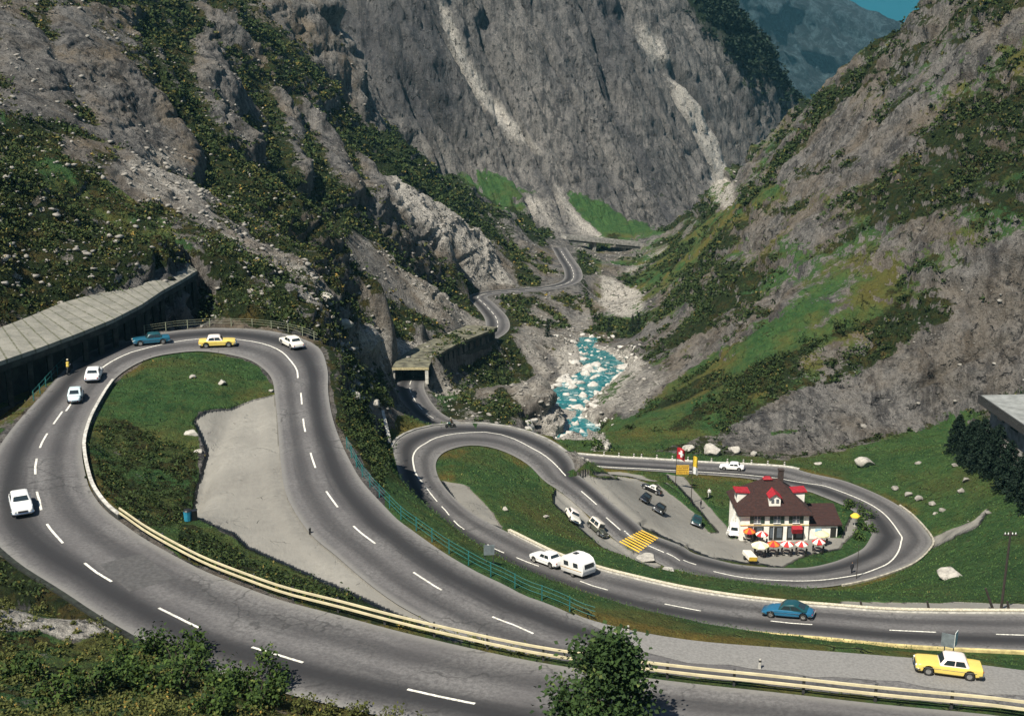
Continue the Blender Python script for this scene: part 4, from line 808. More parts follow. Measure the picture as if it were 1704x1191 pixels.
mb=MB(); mb.bar((1.7,-.5,.45),(2.75,0,.45),.04); mb.bar((1.7,.5,.45),(2.75,0,.45),.04); mb.build('tow_bar',M_BLK,cv_)
for s in(-1,1):
    mb=MB(); mb.lathe([(.18,-.09),(.32,-.09),(.33,0),(.32,.09),(.18,.09)],14,(-.1,s*.88,.33),'y'); w_=mb.build('wheel',M_TYRE,cv_,True); mb=MB(); mb.lathe([(.19,0),(.1,s*.03),(.02,s*.04)],12,(-.1,s*.98,.33),'y'); mb.build('rim',M_RIM,w_,True)
td=TOW.matrix_world.to_3x3()@Vector((1,0,0)); td.z=0; td.normalize(); j0,f0=fr(CD,912,938); j1,f1=fr(CD,962,956); d_=(Vector(on_strip(CD,j0,f0))-Vector(on_strip(CD,j1,f1))); d_.z=0; d_.normalize()
place(cv_,TOW.location-td*2.3-d_*2.85,d_)
# luggage trailer
tr=empty('trailer',label='low cream trailer with yellow end on the gravel below the inn',cat='trailer')
mb=MB(); mb.box((0,0,.75),(2.7,1.35,.65),bev=.08); mb.build('box',CREAM,tr); slab('end_board',(1.38,0,.72),(.06,1.3,.6),mat('yellow board',(.65,.42,.05),.5),tr); mb=MB(); mb.bar((1.3,0,.45),(2.1,0,.42),.04); mb.build('tow_bar',M_BLK,tr)
for s in(-1,1): mb=MB(); mb.lathe([(.05,-.07),(.3,-.07),(.3,.07),(.05,.07)],12,(-.1,s*.74,.3),'y'); mb.build('wheel',M_TYRE,tr,True)
c,d=ground_frame((1239,924),(1254,940)); place(tr,c,d,1)
# ------------------------------------------------------------------ people
SK=mat('skin',(.45,.28,.2),.6)
def person(name,label,px,py,cloth,trous,face=(0,-1),hgt=1.74,walk=.12,hair=(.05,.03,.02)):
    root=empty(name,label=label,cat='person')
    V=[(0,0,.93),(0,0,1.12),(0,0,1.38),(0,0,1.5),(0,0.01,1.62),(0,.02,1.70)]; Rr=[.15,.13,.16,.06,.095,.085]; E=[(0,1),(1,2),(2,3),(3,4),(4,5)]
    for s in(-1,1):
        b=len(V); V+=[(s*.19,0,1.40),(s*.25,-.03,1.12),(s*.26,.05*s*walk*4,.88),(s*.265,.06,.78)]; Rr+=[.06,.048,.036,.032]; E+=[(2,b),(b,b+1),(b+1,b+2),(b+2,b+3)]
        b=len(V); V+=[(s*.10,0,.85),(s*.11,s*walk*.6,.48),(s*.11,s*walk-.02,.08),(s*.12,s*walk+.16,.05)]; Rr+=[.095,.068,.045,.035]; E+=[(0,b),(b,b+1),(b+1,b+2),(b+2,b+3)]
    me_=bpy.data.meshes.new('body'); me_.from_pydata(V,E,[]); o=link_mesh('body',me_,trous,root)
    m1=o.modifiers.new('skin','SKIN'); m1.use_smooth_shade=True
    for i,r in enumerate(Rr): me_.skin_vertices[0].data[i].radius=(r,r)
    me_.skin_vertices[0].data[0].use_root=True; m2=o.modifiers.new('sub','SUBSURF'); m2.levels=1; m2.render_levels=2
    mb=MB(); mb.lathe([(.16,.86),(.165,.95),(.145,1.12),(.175,1.36),(.12,1.47),(.06,1.5)],12); q=mb.build('jacket',cloth,root,True); q.scale=(1.15,.85,1)
    for s in(-1,1): mb=MB(); mb.tube([(s*.20,0,1.42),(s*.255,-.03,1.12),(s*.265,.04,.9)],[.075,.062,.05],8); mb.build('sleeve',cloth,root,True)
    mb=MB(); mb.lathe([(.02,-.12),(.07,-.10),(.088,0),(.08,.08),(.04,.12),(.01,.125)],12,(0,.015,1.66)); mb.build('head',SK,root,True)
    mb=MB(); mb.lathe([(.092,0),(.095,.05),(.06,.115),(.01,.13)],12,(0,0,1.68)); mb.build('hair',mat('hair',hair,.8),root,True)
    h=hit(px,py); root.location=(h.x,h.y,gz(h.x,h.y)); root.rotation_euler=(0,0,math.atan2(face[1],face[0])-math.pi/2); k=hgt/1.78; root.scale=(k,k,k); return root
DARKC=mat('dark cloth',(.02,.022,.03),.9); PALEC=mat('white cloth',(.75,.73,.68),.9); GREYC=mat('grey cloth',(.12,.12,.13),.9); YELC=mat('yellow jacket',(.6,.45,.08),.8)
person('person','person in dark clothes standing at the edge of the lower hairpin below the inn',1417,953,DARKC,DARKC,(.3,-1))
person('person','person in dark clothes on the pale footpath left of the inn',1166,846,DARKC,GREYC,(1,-.6))
person('person','person in white clothes on the grass between footpath and inn',1180,827,PALEC,PALEC,(-.4,-1))
def motorcycle(label,rear,front,jacket,plabel):
    r0=empty('motorcycle',label=label,cat='motorcycle')
    for x in(-.65,.65):
        mb=MB(); mb.lathe([(.2,-.05),(.31,-.05),(.32,0),(.31,.05),(.2,.05)],14,(x,0,.32),'y'); w_=mb.build('wheel',M_TYRE,r0,True); mb=MB(); mb.lathe([(.21,-.02),(.03,-.04),(.03,.04),(.21,.02)],12,(x,0,.32),'y'); mb.build('rim',M_RIM,w_,True)
    mb=MB(); mb.tube([(-.65,0,.32),(-.2,0,.42),(.2,0,.45),(.5,0,.85)],.06); mb.box((0,0,.45),(.4,.3,.35),bev=.05); mb.build('frame',M_BLK,r0)
    mb=MB(); mb.lathe([(.03,-.3),(.13,-.15),(.14,.1),(.05,.25)],10,(.22,0,.82),'x'); mb.build('tank',mat('green tank paint',(.05,.16,.14),.3),r0,True)
    slab('seat',(-.25,0,.80),(.6,.26,.1),M_BLK,r0,bev=.03)
    mb=MB(); mb.bar((.65,.08,.32),(.5,.08,.95),.025); mb.bar((.65,-.08,.32),(.5,-.08,.95),.025); mb.bar((.45,-.35,1.0),(.45,.35,1.0),.02); mb.build('fork',M_CHR,r0)
    mb=MB(); mb.lathe([(.1,-.05),(.1,.05),(.02,.08)],10,(.6,0,.85),'x'); mb.build('headlight',M_LAMP,r0,True)
    c,d=ground_frame(rear,front,True); place(r0,c,d,.6)
    p=empty('person',label=plabel,cat='person'); V=[(-.2,0,.92),(-.15,0,1.15),(-.02,0,1.38),(0,0,1.48),(.02,0,1.6),(.02,0,1.7)]; Rr=[.15,.14,.16,.06,.1,.09]; E=[(0,1),(1,2),(2,3),(3,4),(4,5)]
    for s in(-1,1):
        b=len(V); V+=[(-.01,s*.2,1.38),(.2,s*.3,1.15),(.44,s*.3,1.04)]; Rr+=[.06,.05,.04]; E+=[(2,b),(b,b+1),(b+1,b+2)]
        b=len(V); V+=[(-.12,s*.14,.88),(.22,s*.2,.74),(.08,s*.2,.32),(.22,s*.2,.27)]; Rr+=[.1,.075,.05,.04]; E+=[(0,b),(b,b+1),(b+1,b+2),(b+2,b+3)]
    me_=bpy.data.meshes.new('body'); me_.from_pydata(V,E,[]); o=link_mesh('body',me_,DARKC,p); m1=o.modifiers.new('skin','SKIN'); m1.use_smooth_shade=True
    for i,r in enumerate(Rr): me_.skin_vertices[0].data[i].radius=(r,r)
    me_.skin_vertices[0].data[0].use_root=True; o.modifiers.new('sub','SUBSURF').render_levels=2
    mb=MB(); mb.tube([(-.2,0,.9),(-.15,0,1.15),(-.02,0,1.4),(0,0,1.48)],[.19,.17,.2,.1],10); mb.build('jacket',jacket,p,True); mb=MB(); mb.lathe([(.06,-.1),(.13,0),(.11,.1),(.03,.14)],12,(.02,0,1.68)); mb.build('helmet',mat('pale helmet',(.6,.55,.4),.3),p,True)
    p.matrix_world=r0.matrix_world.copy()
motorcycle('motorcycle at the outer left edge of the upper hairpin below the gallery',(110,628),(119,615),YELC,'rider in yellow jacket on the motorcycle at the upper hairpin')
motorcycle('motorcycle at the far outer edge of the middle hairpin',(757,711),(742,712),mat('brown jacket',(.2,.12,.05),.8),'rider in brown jacket on the motorcycle at the middle hairpin')
print('cars',round(time.time()-T0,1))
# ------------------------------------------------------------------ rails, walls, fences
M_BEAM=mat('cream rail paint',(.60,.53,.34),.5,var=.08,scale=1.2); M_POST=mat('dark steel post',(.05,.05,.05),.6); M_CONC=mat('weathered concrete',(.30,.29,.265),.9,var=.22,scale=.8,bmp=.4); M_DARKW=mat('dark stone wall',(.055,.057,.05),.95,var=.3,scale=1.2,bmp=.8); M_STONE=mat('pale kerb stone',(.58,.56,.50),.9,var=.2,scale=2,bmp=.3); M_GRNF=mat('green fence paint',(.02,.14,.135),.5); M_RUST=mat('pale wire fence',(.25,.27,.18),.7); M_YKERB=mat('yellowed kerb stone',(.55,.45,.20),.9,var=.2,scale=1.5)
def ribbon_pts(r,i0,i1,f,dz,step=1): return [on_strip(r,a,f if not callable(f) else f(a),dz) for a in np.arange(i0,i1+.01,step)]
def sweep(mb,P,w,h,closed=True):
    """rectangular section w x h swept along points (base centre)"""
    P=[Vector(p) for p in P]; V=[]
    for i,p in enumerate(P):
        d=P[min(i+1,len(P)-1)]-P[max(i-1,0)]; d.z=0; d.normalize(); s=Vector((-d.y,d.x,0))*w/2; V+=[p-s,p+s,p+s+Vector((0,0,h)),p-s+Vector((0,0,h))]
    f=[(0,1,2,3)]+[(i*4+k,i*4+4+k,i*4+4+(k+1)%4,i*4+(k+1)%4) for i in range(len(P)-1) for k in range(4)]+[tuple(len(V)-4+k for k in(3,2,1,0))]
    mb.add(V,f)
s0=near_station(AB,1850,1212); s1=near_station(AB,190,862)
g=empty('guard_rail',on_strip(AB,(s0+s1)/2,-.03),label='long cream double guard rail on posts along the foreground road',cat='guard rail')
def loc(P,o): return [Vector(p)-o.location for p in P]
for dz in(.36,.80):
    mb=MB(); sweep(mb,loc(ribbon_pts(AB,s0,s1,-.035,dz),g),.10,.15); mb.build('beam',M_BEAM,g)
for a in np.arange(s0,s1,2.7):
    p=Vector(on_strip(AB,a,-.055,-.3))-g.location; mb=MB(); mb.box((p.x,p.y,p.z+.62),(.14,.14,1.3)); mb.build('post',M_POST,g)
def wall(name,label,cat,P,w,h,mt,capm=None,cap=.12,down=1.0):
    o=empty(name,P[len(P)//2],label=label,cat=cat); mb=MB(); sweep(mb,[p+Vector((0,0,-down)) for p in loc(P,o)],w,h+down); mb.build('wall',mt,o)
    if capm: mb=MB(); sweep(mb,[p+Vector((0,0,h)) for p in loc(P,o)],w+.1,cap); mb.build('coping',capm,o)
    return o
s2=near_station(AB,150,700); s3=near_station(AB,188,634)
wall('kerb_wall','white topped retaining wall along the inside of the left bend','wall',ribbon_pts(AB,s1,s3,-.03,0),.22,.32,M_DARKW,mat('grey white coping',(.50,.48,.43),.9,var=.2,scale=2),.10,2.2)
# middle road: pale edge wall and yellowish kerb
c0=near_station(CD,1850,1020); c1=near_station(CD,839,884)
wall('parapet','low cream parapet along the upper edge of the middle road','parapet',ribbon_pts(CD,c0,c1,-.03,0),.3,.26,M_STONE,mat('cream coping stone',(.58,.53,.40),.85,var=.2,scale=6),.09,1.6)
c2=near_station(CD,1850,1090,1); c3=near_station(CD,684,800,1)
tag_o=wall('kerb','yellowish stone kerb along the lower edge of the middle road','kerb',ribbon_pts(CD,c2,c3,1.025,0),.32,.14,M_YKERB)
h0=near_station(CD,1494,840); h1=near_station(CD,1400,972)
wall('kerb','pale stone kerb round the outside of the inn hairpin','kerb',ribbon_pts(CD,h1,h0,-.03,0),.3,.12,mat('grey kerb stone',(.40,.37,.30),.9,var=.25,scale=2),None)
h2=near_station(CD,657,746,1); h3=near_station(CD,943,756,1)
wall('retaining_wall','stone retaining wall under the outer edge of the middle hairpin','wall',ribbon_pts(CD,h2,h3,1.03,0),.45,.12,M_CONC,None,down=6)
e0=near_station(CD,1330,782); e1=near_station(CD,950,756)
wall('kerb','grey stone kerb along the valley edge of the far road','kerb',ribbon_pts(CD,e0,e1,-.03,0),.35,.2,M_STONE,None,down=1.5)
for k in range(14):                                         # white marker stones
    px=1003+k*23; a=near_station(CD,px,760+max(0,(px-1130))*.06); p=Vector(on_strip(CD,a,-.075,-.1)); o=empty('marker_stone',p,label='short white marker stone on the valley side of the far road',cat='marker stone',group='white marker stones along the far road')
    mb=MB(); mb.box((0,0,.42),(.32,.24,.95),bev=.06,taper=.85); mb.build('stone',M_STONE,o); slab('band',(0,0,.72),(.33,.25,.12),M_BLK,o)
# retaining wall below the foreground road
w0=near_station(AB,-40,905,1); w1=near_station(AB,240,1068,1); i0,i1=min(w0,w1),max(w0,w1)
wall('retaining_wall','dark stone retaining wall under the outer edge of the foreground road at lower left','wall',ribbon_pts(AB,i0,i1,1.015,0),.4,.05,mat('near black stone',(.016,.02,.014),.95,var=.4,scale=1.5,bmp=.8),None,down=5)  # stone coloured near black along the whole wall
def fence(name,label,P,mt,hh,rails,sp,rad=.022):
    o=empty(name,P[len(P)//2],label=label,cat='fence'); Q=loc(P,o); acc=0
    for z in rails: mb=MB(); mb.tube([q+Vector((0,0,z)) for q in Q],rad,5); mb.build('rail',mt,o)
    L=np.r_[0,np.cumsum([ (Q[i+1]-Q[i]).length for i in range(len(Q)-1)])]
    for d in np.arange(0,L[-1],sp):
        p=Vector([np.interp(d,L,[q[k] for q in Q]) for k in range(3)]); mb=MB(); mb.box((p.x,p.y,p.z+hh/2-.2),(.09,.09,hh+.4)); mb.build('post',mt,o)
    return o
f0_=near_station(AB,575,745,1); f1_=near_station(AB,985,1030,1)
fence('fence','green railing with posts along the outer edge of the road above the middle hairpin',ribbon_pts(AB,f0_,f1_,1.05,0),M_GRNF,1.15,(.35,.75,1.1),2.6)
f2_=near_station(AB,230,557,1); f3_=near_station(AB,520,570,1)
fence('fence','thin pale wire fence behind the top of the upper hairpin',ribbon_pts(AB,f2_,f3_,1.10,0),M_RUST,1.1,(.4,.75,1.05),3,.02)
f4_=near_station(AB,60,665,1); f5_=near_station(AB,220,560,1)
fence('fence','blue green railing between the gallery and the upper hairpin',ribbon_pts(AB,f4_,f5_,1.06,0),M_GRNF,1.05,(.5,1.0),2.8,.025)
# stone wall at the left of the middle hairpin
pa,pb=hit(637,690),hit(648,737); wall('stone_wall','short white stone wall at the left of the middle hairpin','wall',[pa.lerp(pb,t) for t in(0,.25,.5,.75,1)],.5,.8,M_STONE)
# ------------------------------------------------------------------ avalanche gallery at the upper left
def rows3(rows,z): return [Vector(P3(a,b,z)) for a,b in rows]
Fr=[(-170,650),(-60,622),(0,601),(67,578),(134,553),(188,531),(235,507),(269,484),(302,466),(328,450)]; Bk=[(-170,590),(-60,562),(0,545),(50,526),(101,504),(168,486),(218,470),(262,457),(285,441),(308,434)]
n_=40; FrR=resample(np.array(rows3(Fr,64.2)),1e9 if 0 else 1.4); 
def resn(L,n): d=np.r_[0,np.cumsum(np.linalg.norm(np.diff(L,axis=0),axis=1))]; s=np.linspace(0,d[-1],n); return [Vector([np.interp(v,d,L[:,k]) for k in range(3)]) for v in s]
FF=resn(np.array(rows3(Fr,64.0)),n_); BB=resn(np.array(rows3(Bk,64.9)),n_)
ga=empty('avalanche_gallery',FF[n_//2],label='long concrete avalanche gallery with weedy slab roof and dark open side at upper left',cat='gallery'); O=ga.location
m,nt,b=nt_new('gallery roof slabs'); P=geo_pos(nt); n1=noise_n(nt,P,.5,5,.7); n2=noise_n(nt,P,3,4,.7)
ac=N(nt,'ShaderNodeAttribute',attribute_name='along').outputs['Fac']; sm=math_n(nt,'PINGPONG',ac,.5)
c=mixc(nt,ramp(nt,n1,.3,.7),(.15,.148,.125),(.25,.24,.205)); c=mixc(nt,math_n(nt,'MULTIPLY',ramp(nt,sm,.02,.10,True),ramp(nt,n2,.3,.6)),c,(.06,.065,.03)); c=mixc(nt,ramp(nt,n2,.6,.68),c,(.10,.11,.05))
nt.links.new(c,b.inputs['Base Color']); b.inputs['Roughness'].default_value=.95; bump(nt,b,n2,.5,.1)
V=[];F_=[];al=[]
for i in range(n_):
    for k in range(7): p=FF[i].lerp(BB[i],k/6)-O; V.append((p.x,p.y,p.z)); al.append(i*.75)
    for k in range(7): p=FF[i].lerp(BB[i],k/6)-O; V.append((p.x,p.y,p.z-.5)); al.append(i*.75)
for i in range(n_-1):
    a=i*14; bq=a+14
    for k in range(6): F_.append((a+k,a+k+1,bq+k+1,bq+k)); F_.append((a+7+k,bq+7+k,bq+8+k,a+8+k))
    F_.append((a,bq,bq+7,a+7)); F_.append((a+6,a+13,bq+13,bq+6))
a=(n_-1)*14; F_+=[tuple(range(0,7))+tuple(range(13,6,-1)),tuple(range(a,a+7))[::-1]+tuple(range(a+7,a+14))]
me=bpy.data.meshes.new('roof'); me.from_pydata(V,[],F_); me.validate(); flt_attr(me,'along',al); link_mesh('roof',me,m,ga)
inw=[(BB[i]-FF[i]) for i in range(n_)]; inw=[Vector((q.x,q.y,0)).normalized() for q in inw]
M_GD=mat('shade dark gallery stone',(.028,.031,.026),.95,var=.4,scale=.7,bmp=.6)  # shade on the gallery faces is put into this stone colour
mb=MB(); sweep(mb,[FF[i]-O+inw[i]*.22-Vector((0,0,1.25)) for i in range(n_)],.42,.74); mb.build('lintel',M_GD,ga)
mb=MB(); sweep(mb,[FF[i]-O+inw[i]*3.2-Vector((0,0,7.5)) for i in range(n_)],.4,6.98); mb.build('back_wall',mat('shade dark gallery wall',(.03,.032,.03),.95,var=.3,scale=.6),ga)  # backing coloured dark to stand for the shaded gallery inside
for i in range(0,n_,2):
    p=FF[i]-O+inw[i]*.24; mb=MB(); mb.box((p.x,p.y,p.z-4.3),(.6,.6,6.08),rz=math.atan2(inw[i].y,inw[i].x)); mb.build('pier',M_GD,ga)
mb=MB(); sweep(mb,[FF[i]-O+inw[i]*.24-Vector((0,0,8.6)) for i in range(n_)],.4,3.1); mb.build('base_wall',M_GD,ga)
# ------------------------------------------------------------------ road gallery in the gorge
va=near_station(VRr,676,634,.5); vb=near_station(VRr,803,563,.5)
gg=empty('road_gallery',on_strip(VRr,(va+vb)/2,.5),label='curved dark road gallery with open portal beside the middle hairpin',cat='gallery'); O=gg.location
# which side looks down to the river: fraction 0 or 1 ?
p0,p1=on_strip(VRr,va+4,0),on_strip(VRr,va+4,1); OUT=1.0 if p1[0]>p0[0] else 0.0; sg=1 if OUT else -1
def vp(a,f,dz): return Vector(on_strip(VRr,a,f,dz))-O
rng=np.arange(va,vb+.01,1.0); mb=MB(); V=[];F_=[]
for a in rng:
    for f,dz in((OUT+sg*.14,3.45),(OUT+sg*.14,4.05),(1-OUT-sg*.12,3.95),(1-OUT-sg*.12,3.5)): V.append(vp(a,f,dz))
for i in range(len(rng)-1):
    for k in range(4): F_.append((i*4+k,i*4+(k+1)%4,i*4+4+(k+1)%4,i*4+4+k))
F_+=[(0,1,2,3),tuple(len(V)-4+k for k in(3,2,1,0))]; mb.add(V,F_); mb.build('roof',mat('mossy concrete roof',(.13,.125,.085),.95,var=.35,scale=.5),gg)
def bandw(f0,f1,z0,z1,name,mt,lo=va,hi=vb):
    mb=MB(); r_=np.arange(lo,hi+.01,1.0); V=[]
    for a in r_:
        for f,z in((f0,z0),(f1,z0),(f1,z1),(f0,z1)): V.append(vp(a,f,z))
    F_=[(i*4+k,i*4+(k+1)%4,i*4+4+(k+1)%4,i*4+4+k) for i in range(len(r_)-1) for k in range(4)]+[(3,2,1,0),tuple(len(V)-4+k for k in range(4))]; mb.add(V,F_); return mb.build(name,mt,gg)
M_GW=M_('shade dark gallery wall')
bandw(OUT+sg*.05,OUT+sg*.12,-7.0,.6,'base_wall',M_GD); bandw(OUT+sg*.05,OUT+sg*.12,2.7,3.45,'lintel',M_GD); bandw(OUT+sg*.005,OUT+sg*.03,.3,3.5,'back_wall',M_GW,va+5,vb)  # dark panel just inside the piers stands for the shaded openings
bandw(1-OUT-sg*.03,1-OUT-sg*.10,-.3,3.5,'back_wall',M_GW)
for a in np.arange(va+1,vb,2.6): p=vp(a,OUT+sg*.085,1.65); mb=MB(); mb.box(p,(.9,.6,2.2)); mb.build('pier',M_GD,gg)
bandw(OUT+sg*.02,OUT+sg*.13,-.2,3.44,'portal_pillar',M_STONE,va-.5,va+.3)
fq=1-OUT; bandw(fq-sg*.02,fq-sg*.9,-.5,3.6,'wing_wall',M_CONC,va-.3,va+.5); bandw(fq-sg*.15,OUT+sg*.15,3.5,4.15,'portal_beam',mat('yellowed concrete',(.48,.42,.24),.9,var=.2),va-.6,va+.3)
# ------------------------------------------------------------------ far bridge
b0=Vector(at_t(938,394,606)); b1=Vector(at_t(1112,411,628)); bd=(b1-b0); ln=bd.length; br=empty('bridge',(b0+b1)/2,label='low concrete road bridge across the gorge at the foot of the cliff',cat='bridge'); bd.normalize(); br.rotation_euler=bd.to_track_quat('X','Z').to_euler()
slab('deck',(0,0,-.4),(ln,7,.8),M_CONC,br)
for s in(-1,1): slab('parapet',(0,s*3.3,.5),(ln,.3,.98),M_CONC,br)
slab('girder',(ln*.22,-3.0,-1.55),(ln*.5,.5,1.48),M_DARKW,br); slab('girder',(-ln*.36,-3.0,-1.3),(ln*.22,.5,.98),M_DARKW,br)
for x in(-.22,.06): slab('pier',(ln*x,0,-8.8),(1.6,5,16),M_CONC,br)
# ------------------------------------------------------------------ flat roofed building at the right edge
bz=36.6; A_=Vector(at_z(1642,660,bz)); B_=Vector(at_z(1704,702,bz)); dd_=(A_-B_).normalized(); bl=empty('portal_building',(A_.x,A_.y,bz),math.atan2(-dd_.x,dd_.y),label='grey flat roofed concrete building cut off by the right edge above the dark spruces',cat='building')
slab('roof',(11,-14,-.3),(24,30,.6),mat('pale concrete roof',(.24,.25,.24),.9,var=.15,scale=.5),bl); slab('fascia',(-.85,-14,-.65),(.3,30.3,1.5),mat('dark fascia',(.03,.03,.03),.8),bl); slab('wall',(12,-13.5,-6.65),(22,27,12.0),M_CONC,bl)
for k in range(5): slab('window',(.98,-4-5*k,-2.6),(.1,2.6,1.0),M_GLASS,bl)
print('walls',round(time.time()-T0,1))
# ------------------------------------------------------------------ the inn
ha,hb=hit(1231,899),hit(1344,898); hx=(hb-ha); hx.z=0; HW=hx.length/2; ang=math.atan2(hx.y,hx.x); hc=(ha+hb)/2; hz0=(ha.z+hb.z)/2
M_WALLW=mat('white render',(.90,.87,.79),.9,var=.07,scale=1.2); M_SHUT=mat('dark green shutter',(.025,.05,.04),.6); M_WIN=mat('window glass',(.10,.12,.14),.1); M_FRAME=mat('white window frame',(.75,.75,.72),.6); M_REDT=mat('bright red tile',(.33,.012,.022),.7,var=.15); M_DOORW=mat('dark wood door',(.022,.022,.018),.7)
def tile_mat():
    m,nt,b=nt_new('brown roof tile'); P=mapped(nt,(1,1,1)); n1=noise_n(nt,P,3.0,4,.7); n2=noise_n(nt,P,9,3,.7); wv=N(nt,'ShaderNodeTexWave',bands_direction='Z'); wv.inputs['Scale'].default_value=1.6; wv.inputs['Distortion'].default_value=.6; nt.links.new(P,wv.inputs['Vector'])
    c=mixc(nt,ramp(nt,n1,.3,.7),(.020,.008,.007),(.046,.017,.013)); c=mixc(nt,math_n(nt,'MULTIPLY',ramp(nt,n2,.6,.7),.6),c,(.03,.014,.012)); nt.links.new(c,b.inputs['Base Color']); b.inputs['Roughness'].default_value=.9; bump(nt,b,wv.outputs['Fac'],.5,.06); return m
M_TILE=tile_mat(); MATS['tile']=M_TILE
hs=empty('inn',(hc.x,hc.y,hz0),ang,label='white two storey inn with steep dark red hipped roof and red dormers',cat='house')
DP=9.2; EZ=4.55; slab('wall',(0,DP/2,EZ/2-.6),(HW*2,DP,EZ+1.2),M_WALLW,hs)
RZ=8.75; ov=.55; rx=1.15; a_=HW+ov; y0,y1=-ov,DP+ov; ye=DP/2
def roofq(mb,V,F_): mb.add(V,F_)
mb=MB(); E0=EZ-.05; V=[(-a_,y0,E0),(a_,y0,E0),(a_,y1,E0),(-a_,y1,E0),(-rx,ye,RZ),(rx,ye,RZ),(-a_,y0,E0-.18),(a_,y0,E0-.18),(a_,y1,E0-.18),(-a_,y1,E0-.18)]
mb.add(V,[(0,1,5,4),(1,2,5),(2,3,4,5),(3,0,4),(6,7,1,0),(7,8,2,1),(8,9,3,2),(9,6,0,3),(9,8,7,6)]); rf=mb.build('roof',M_TILE,hs)
mb=MB(); mb.box((1.75,ye+.5,RZ+.15),(.8,.7,2.0)); mb.box((1.75,ye+.5,RZ+1.25),(.95,.85,.2)); mb.build('chimney',mat('sooty chimney brick',(.05,.035,.03),.9),rf)
mb=MB(); mb.box((-.5,ye-.1,RZ+.12),(1.5,1.0,.35),taper=.5); mb.build('ridge_turret',M_REDT,rf)
def roof_z(x,y): return E0+(RZ-E0)*min((y-y0)/(ye-y0),(y1-y)/(y1-ye),(a_-abs(x))/(a_-rx))
# central front dormer
def prism(nm,pts,y0_,y1_,mt,parent): mb=MB(); k=len(pts); mb.add([(x,y0_,z) for x,z in pts]+[(x,y1_,z) for x,z in pts],[tuple(range(k)),tuple(range(2*k-1,k-1,-1))]+[(i,k+i,k+(i+1)%k,(i+1)%k) for i in range(k)]); return mb.build(nm,mt,parent)
dz=roof_z(0,1.0); dm=prism('dormer',[(-.9,dz-.3),(.9,dz-.3),(.9,dz+1.15),(0,dz+1.75),(-.9,dz+1.15)],.7,3.4,M_WALLW,hs)
mb=MB()
for s in(-1,1): mb.add([(s*1.05,.4,dz+1.08),(0,.4,dz+1.82),(0,3.9,dz+1.82),(s*1.05,3.9,dz+1.08),(s*1.05,.4,dz+1.2),(0,.4,dz+1.94),(0,3.9,dz+1.94),(s*1.05,3.9,dz+1.2)],[(0,1,2,3),(7,6,5,4),(0,4,5,1),(1,5,6,2),(2,6,7,3),(3,7,4,0)])
mb.build('dormer_roof',M_REDT,dm)
for x in(-.38,.38): slab('window',(x,.66,dz+.62),(.42,.1,.6),M_WIN,dm)
# side dormers: triangular white cheeks and red sloping roofs
for s in(-1,1):
    x0=s*(a_-.55); zb_=roof_z(x0,ye)-.1; zt_=zb_+1.7; xi=s*(a_-.55-1.7*(a_-rx)/(RZ-E0)); mb=MB()
    V=[(x0,ye-1.05,zb_),(x0,ye-1.05,zt_),(xi,ye-1.05,zt_),(x0,ye+1.05,zb_),(x0,ye+1.05,zt_),(xi,ye+1.05,zt_)]; mb.add(V,[(0,1,2),(3,5,4),(0,3,4,1),(1,4,5,2),(0,2,5,3)]); d2=mb.build('dormer',M_WALLW,hs)
    mb=MB(); xm=(x0+s*.35+xi-s*.5)/2; mb.box((xm,ye,zt_+.16),(abs(x0+s*.35-(xi-s*.5)),2.5,.16),ry=-s*.06); mb.build('dormer_roof',M_REDT,d2); slab('window',(x0+s*.02,ye,zb_+1.2),(.1,1.4,.8),M_WIN,d2)
for x in(-.52,.06,.62):
    X_=x*HW; w_=slab('window',(X_,-.02,3.55),(1.0,.1,1.15),M_WIN,hs); slab('frame',(X_,-.075,3.55),(.07,.05,1.15),M_FRAME,w_); slab('frame',(X_,-.075,3.6),(1.0,.05,.07),M_FRAME,w_); slab('sill',(X_,-.1,2.93),(1.2,.25,.08),M_FRAME,w_)
    for s in(-1,1): slab('shutter',(X_+s*.86,-.05,3.55),(.58,.1,1.2),M_SHUT,hs)
for x,wd in((-.55,2.5),(.05,2.2),(.62,2.7)):
    X_=x*HW; w_=slab('doorway',(X_,-.01,1.2),(wd,.1,2.3),M_DOORW,hs); slab('frame',(X_-.4,-.07,1.2),(.08,.06,2.2),M_FRAME,w_); slab('glass',(X_+wd*.24,-.07,1.3),(wd*.36,.05,1.7),M_WIN,w_); slab('glass',(X_-wd*.3,-.07,1.3),(wd*.26,.05,1.7),M_WIN,w_)
slab('awning',(.64*HW,-.45,2.0),(1.6,.9,.9),M_REDT,hs,rx=.35); slab('string_course',(0,-.04,2.62),(HW*2+.1,.12,.14),mat('ochre band',(.62,.50,.22),.9),hs)
slab('window',(-HW-.01,3,3.5),(.1,1.0,1.1),M_WIN,hs); slab('window',(-HW-.01,6.3,3.5),(.1,1.0,1.1),M_WIN,hs); slab('window',(HW+.01,7.4,3.5),(.1,1.0,1.1),M_WIN,hs)
an=empty('annex',hs.matrix_world@Vector((HW+.08,0,0)) if 0 else (hc.x+math.cos(ang)*(HW+.1),hc.y+math.sin(ang)*(HW+.1),hz0),ang,label='low white annex with brown lean-to roof at the right end of the inn',cat='annex')
slab('wall',(2.35,2.9,.75),(4.6,4.9,2.9),M_WALLW,an); mb=MB(); mb.add([(-.05,.15,2.3),(5.3,.15,2.3),(5.3,5.8,3.7),(-.05,5.8,3.7),(-.05,.15,2.5),(5.3,.15,2.5),(5.3,5.8,3.9),(-.05,5.8,3.9)],[(3,2,1,0),(4,5,6,7),(0,1,5,4),(1,2,6,5),(2,3,7,6),(3,0,4,7)]); mb.build('roof',M_TILE,an)
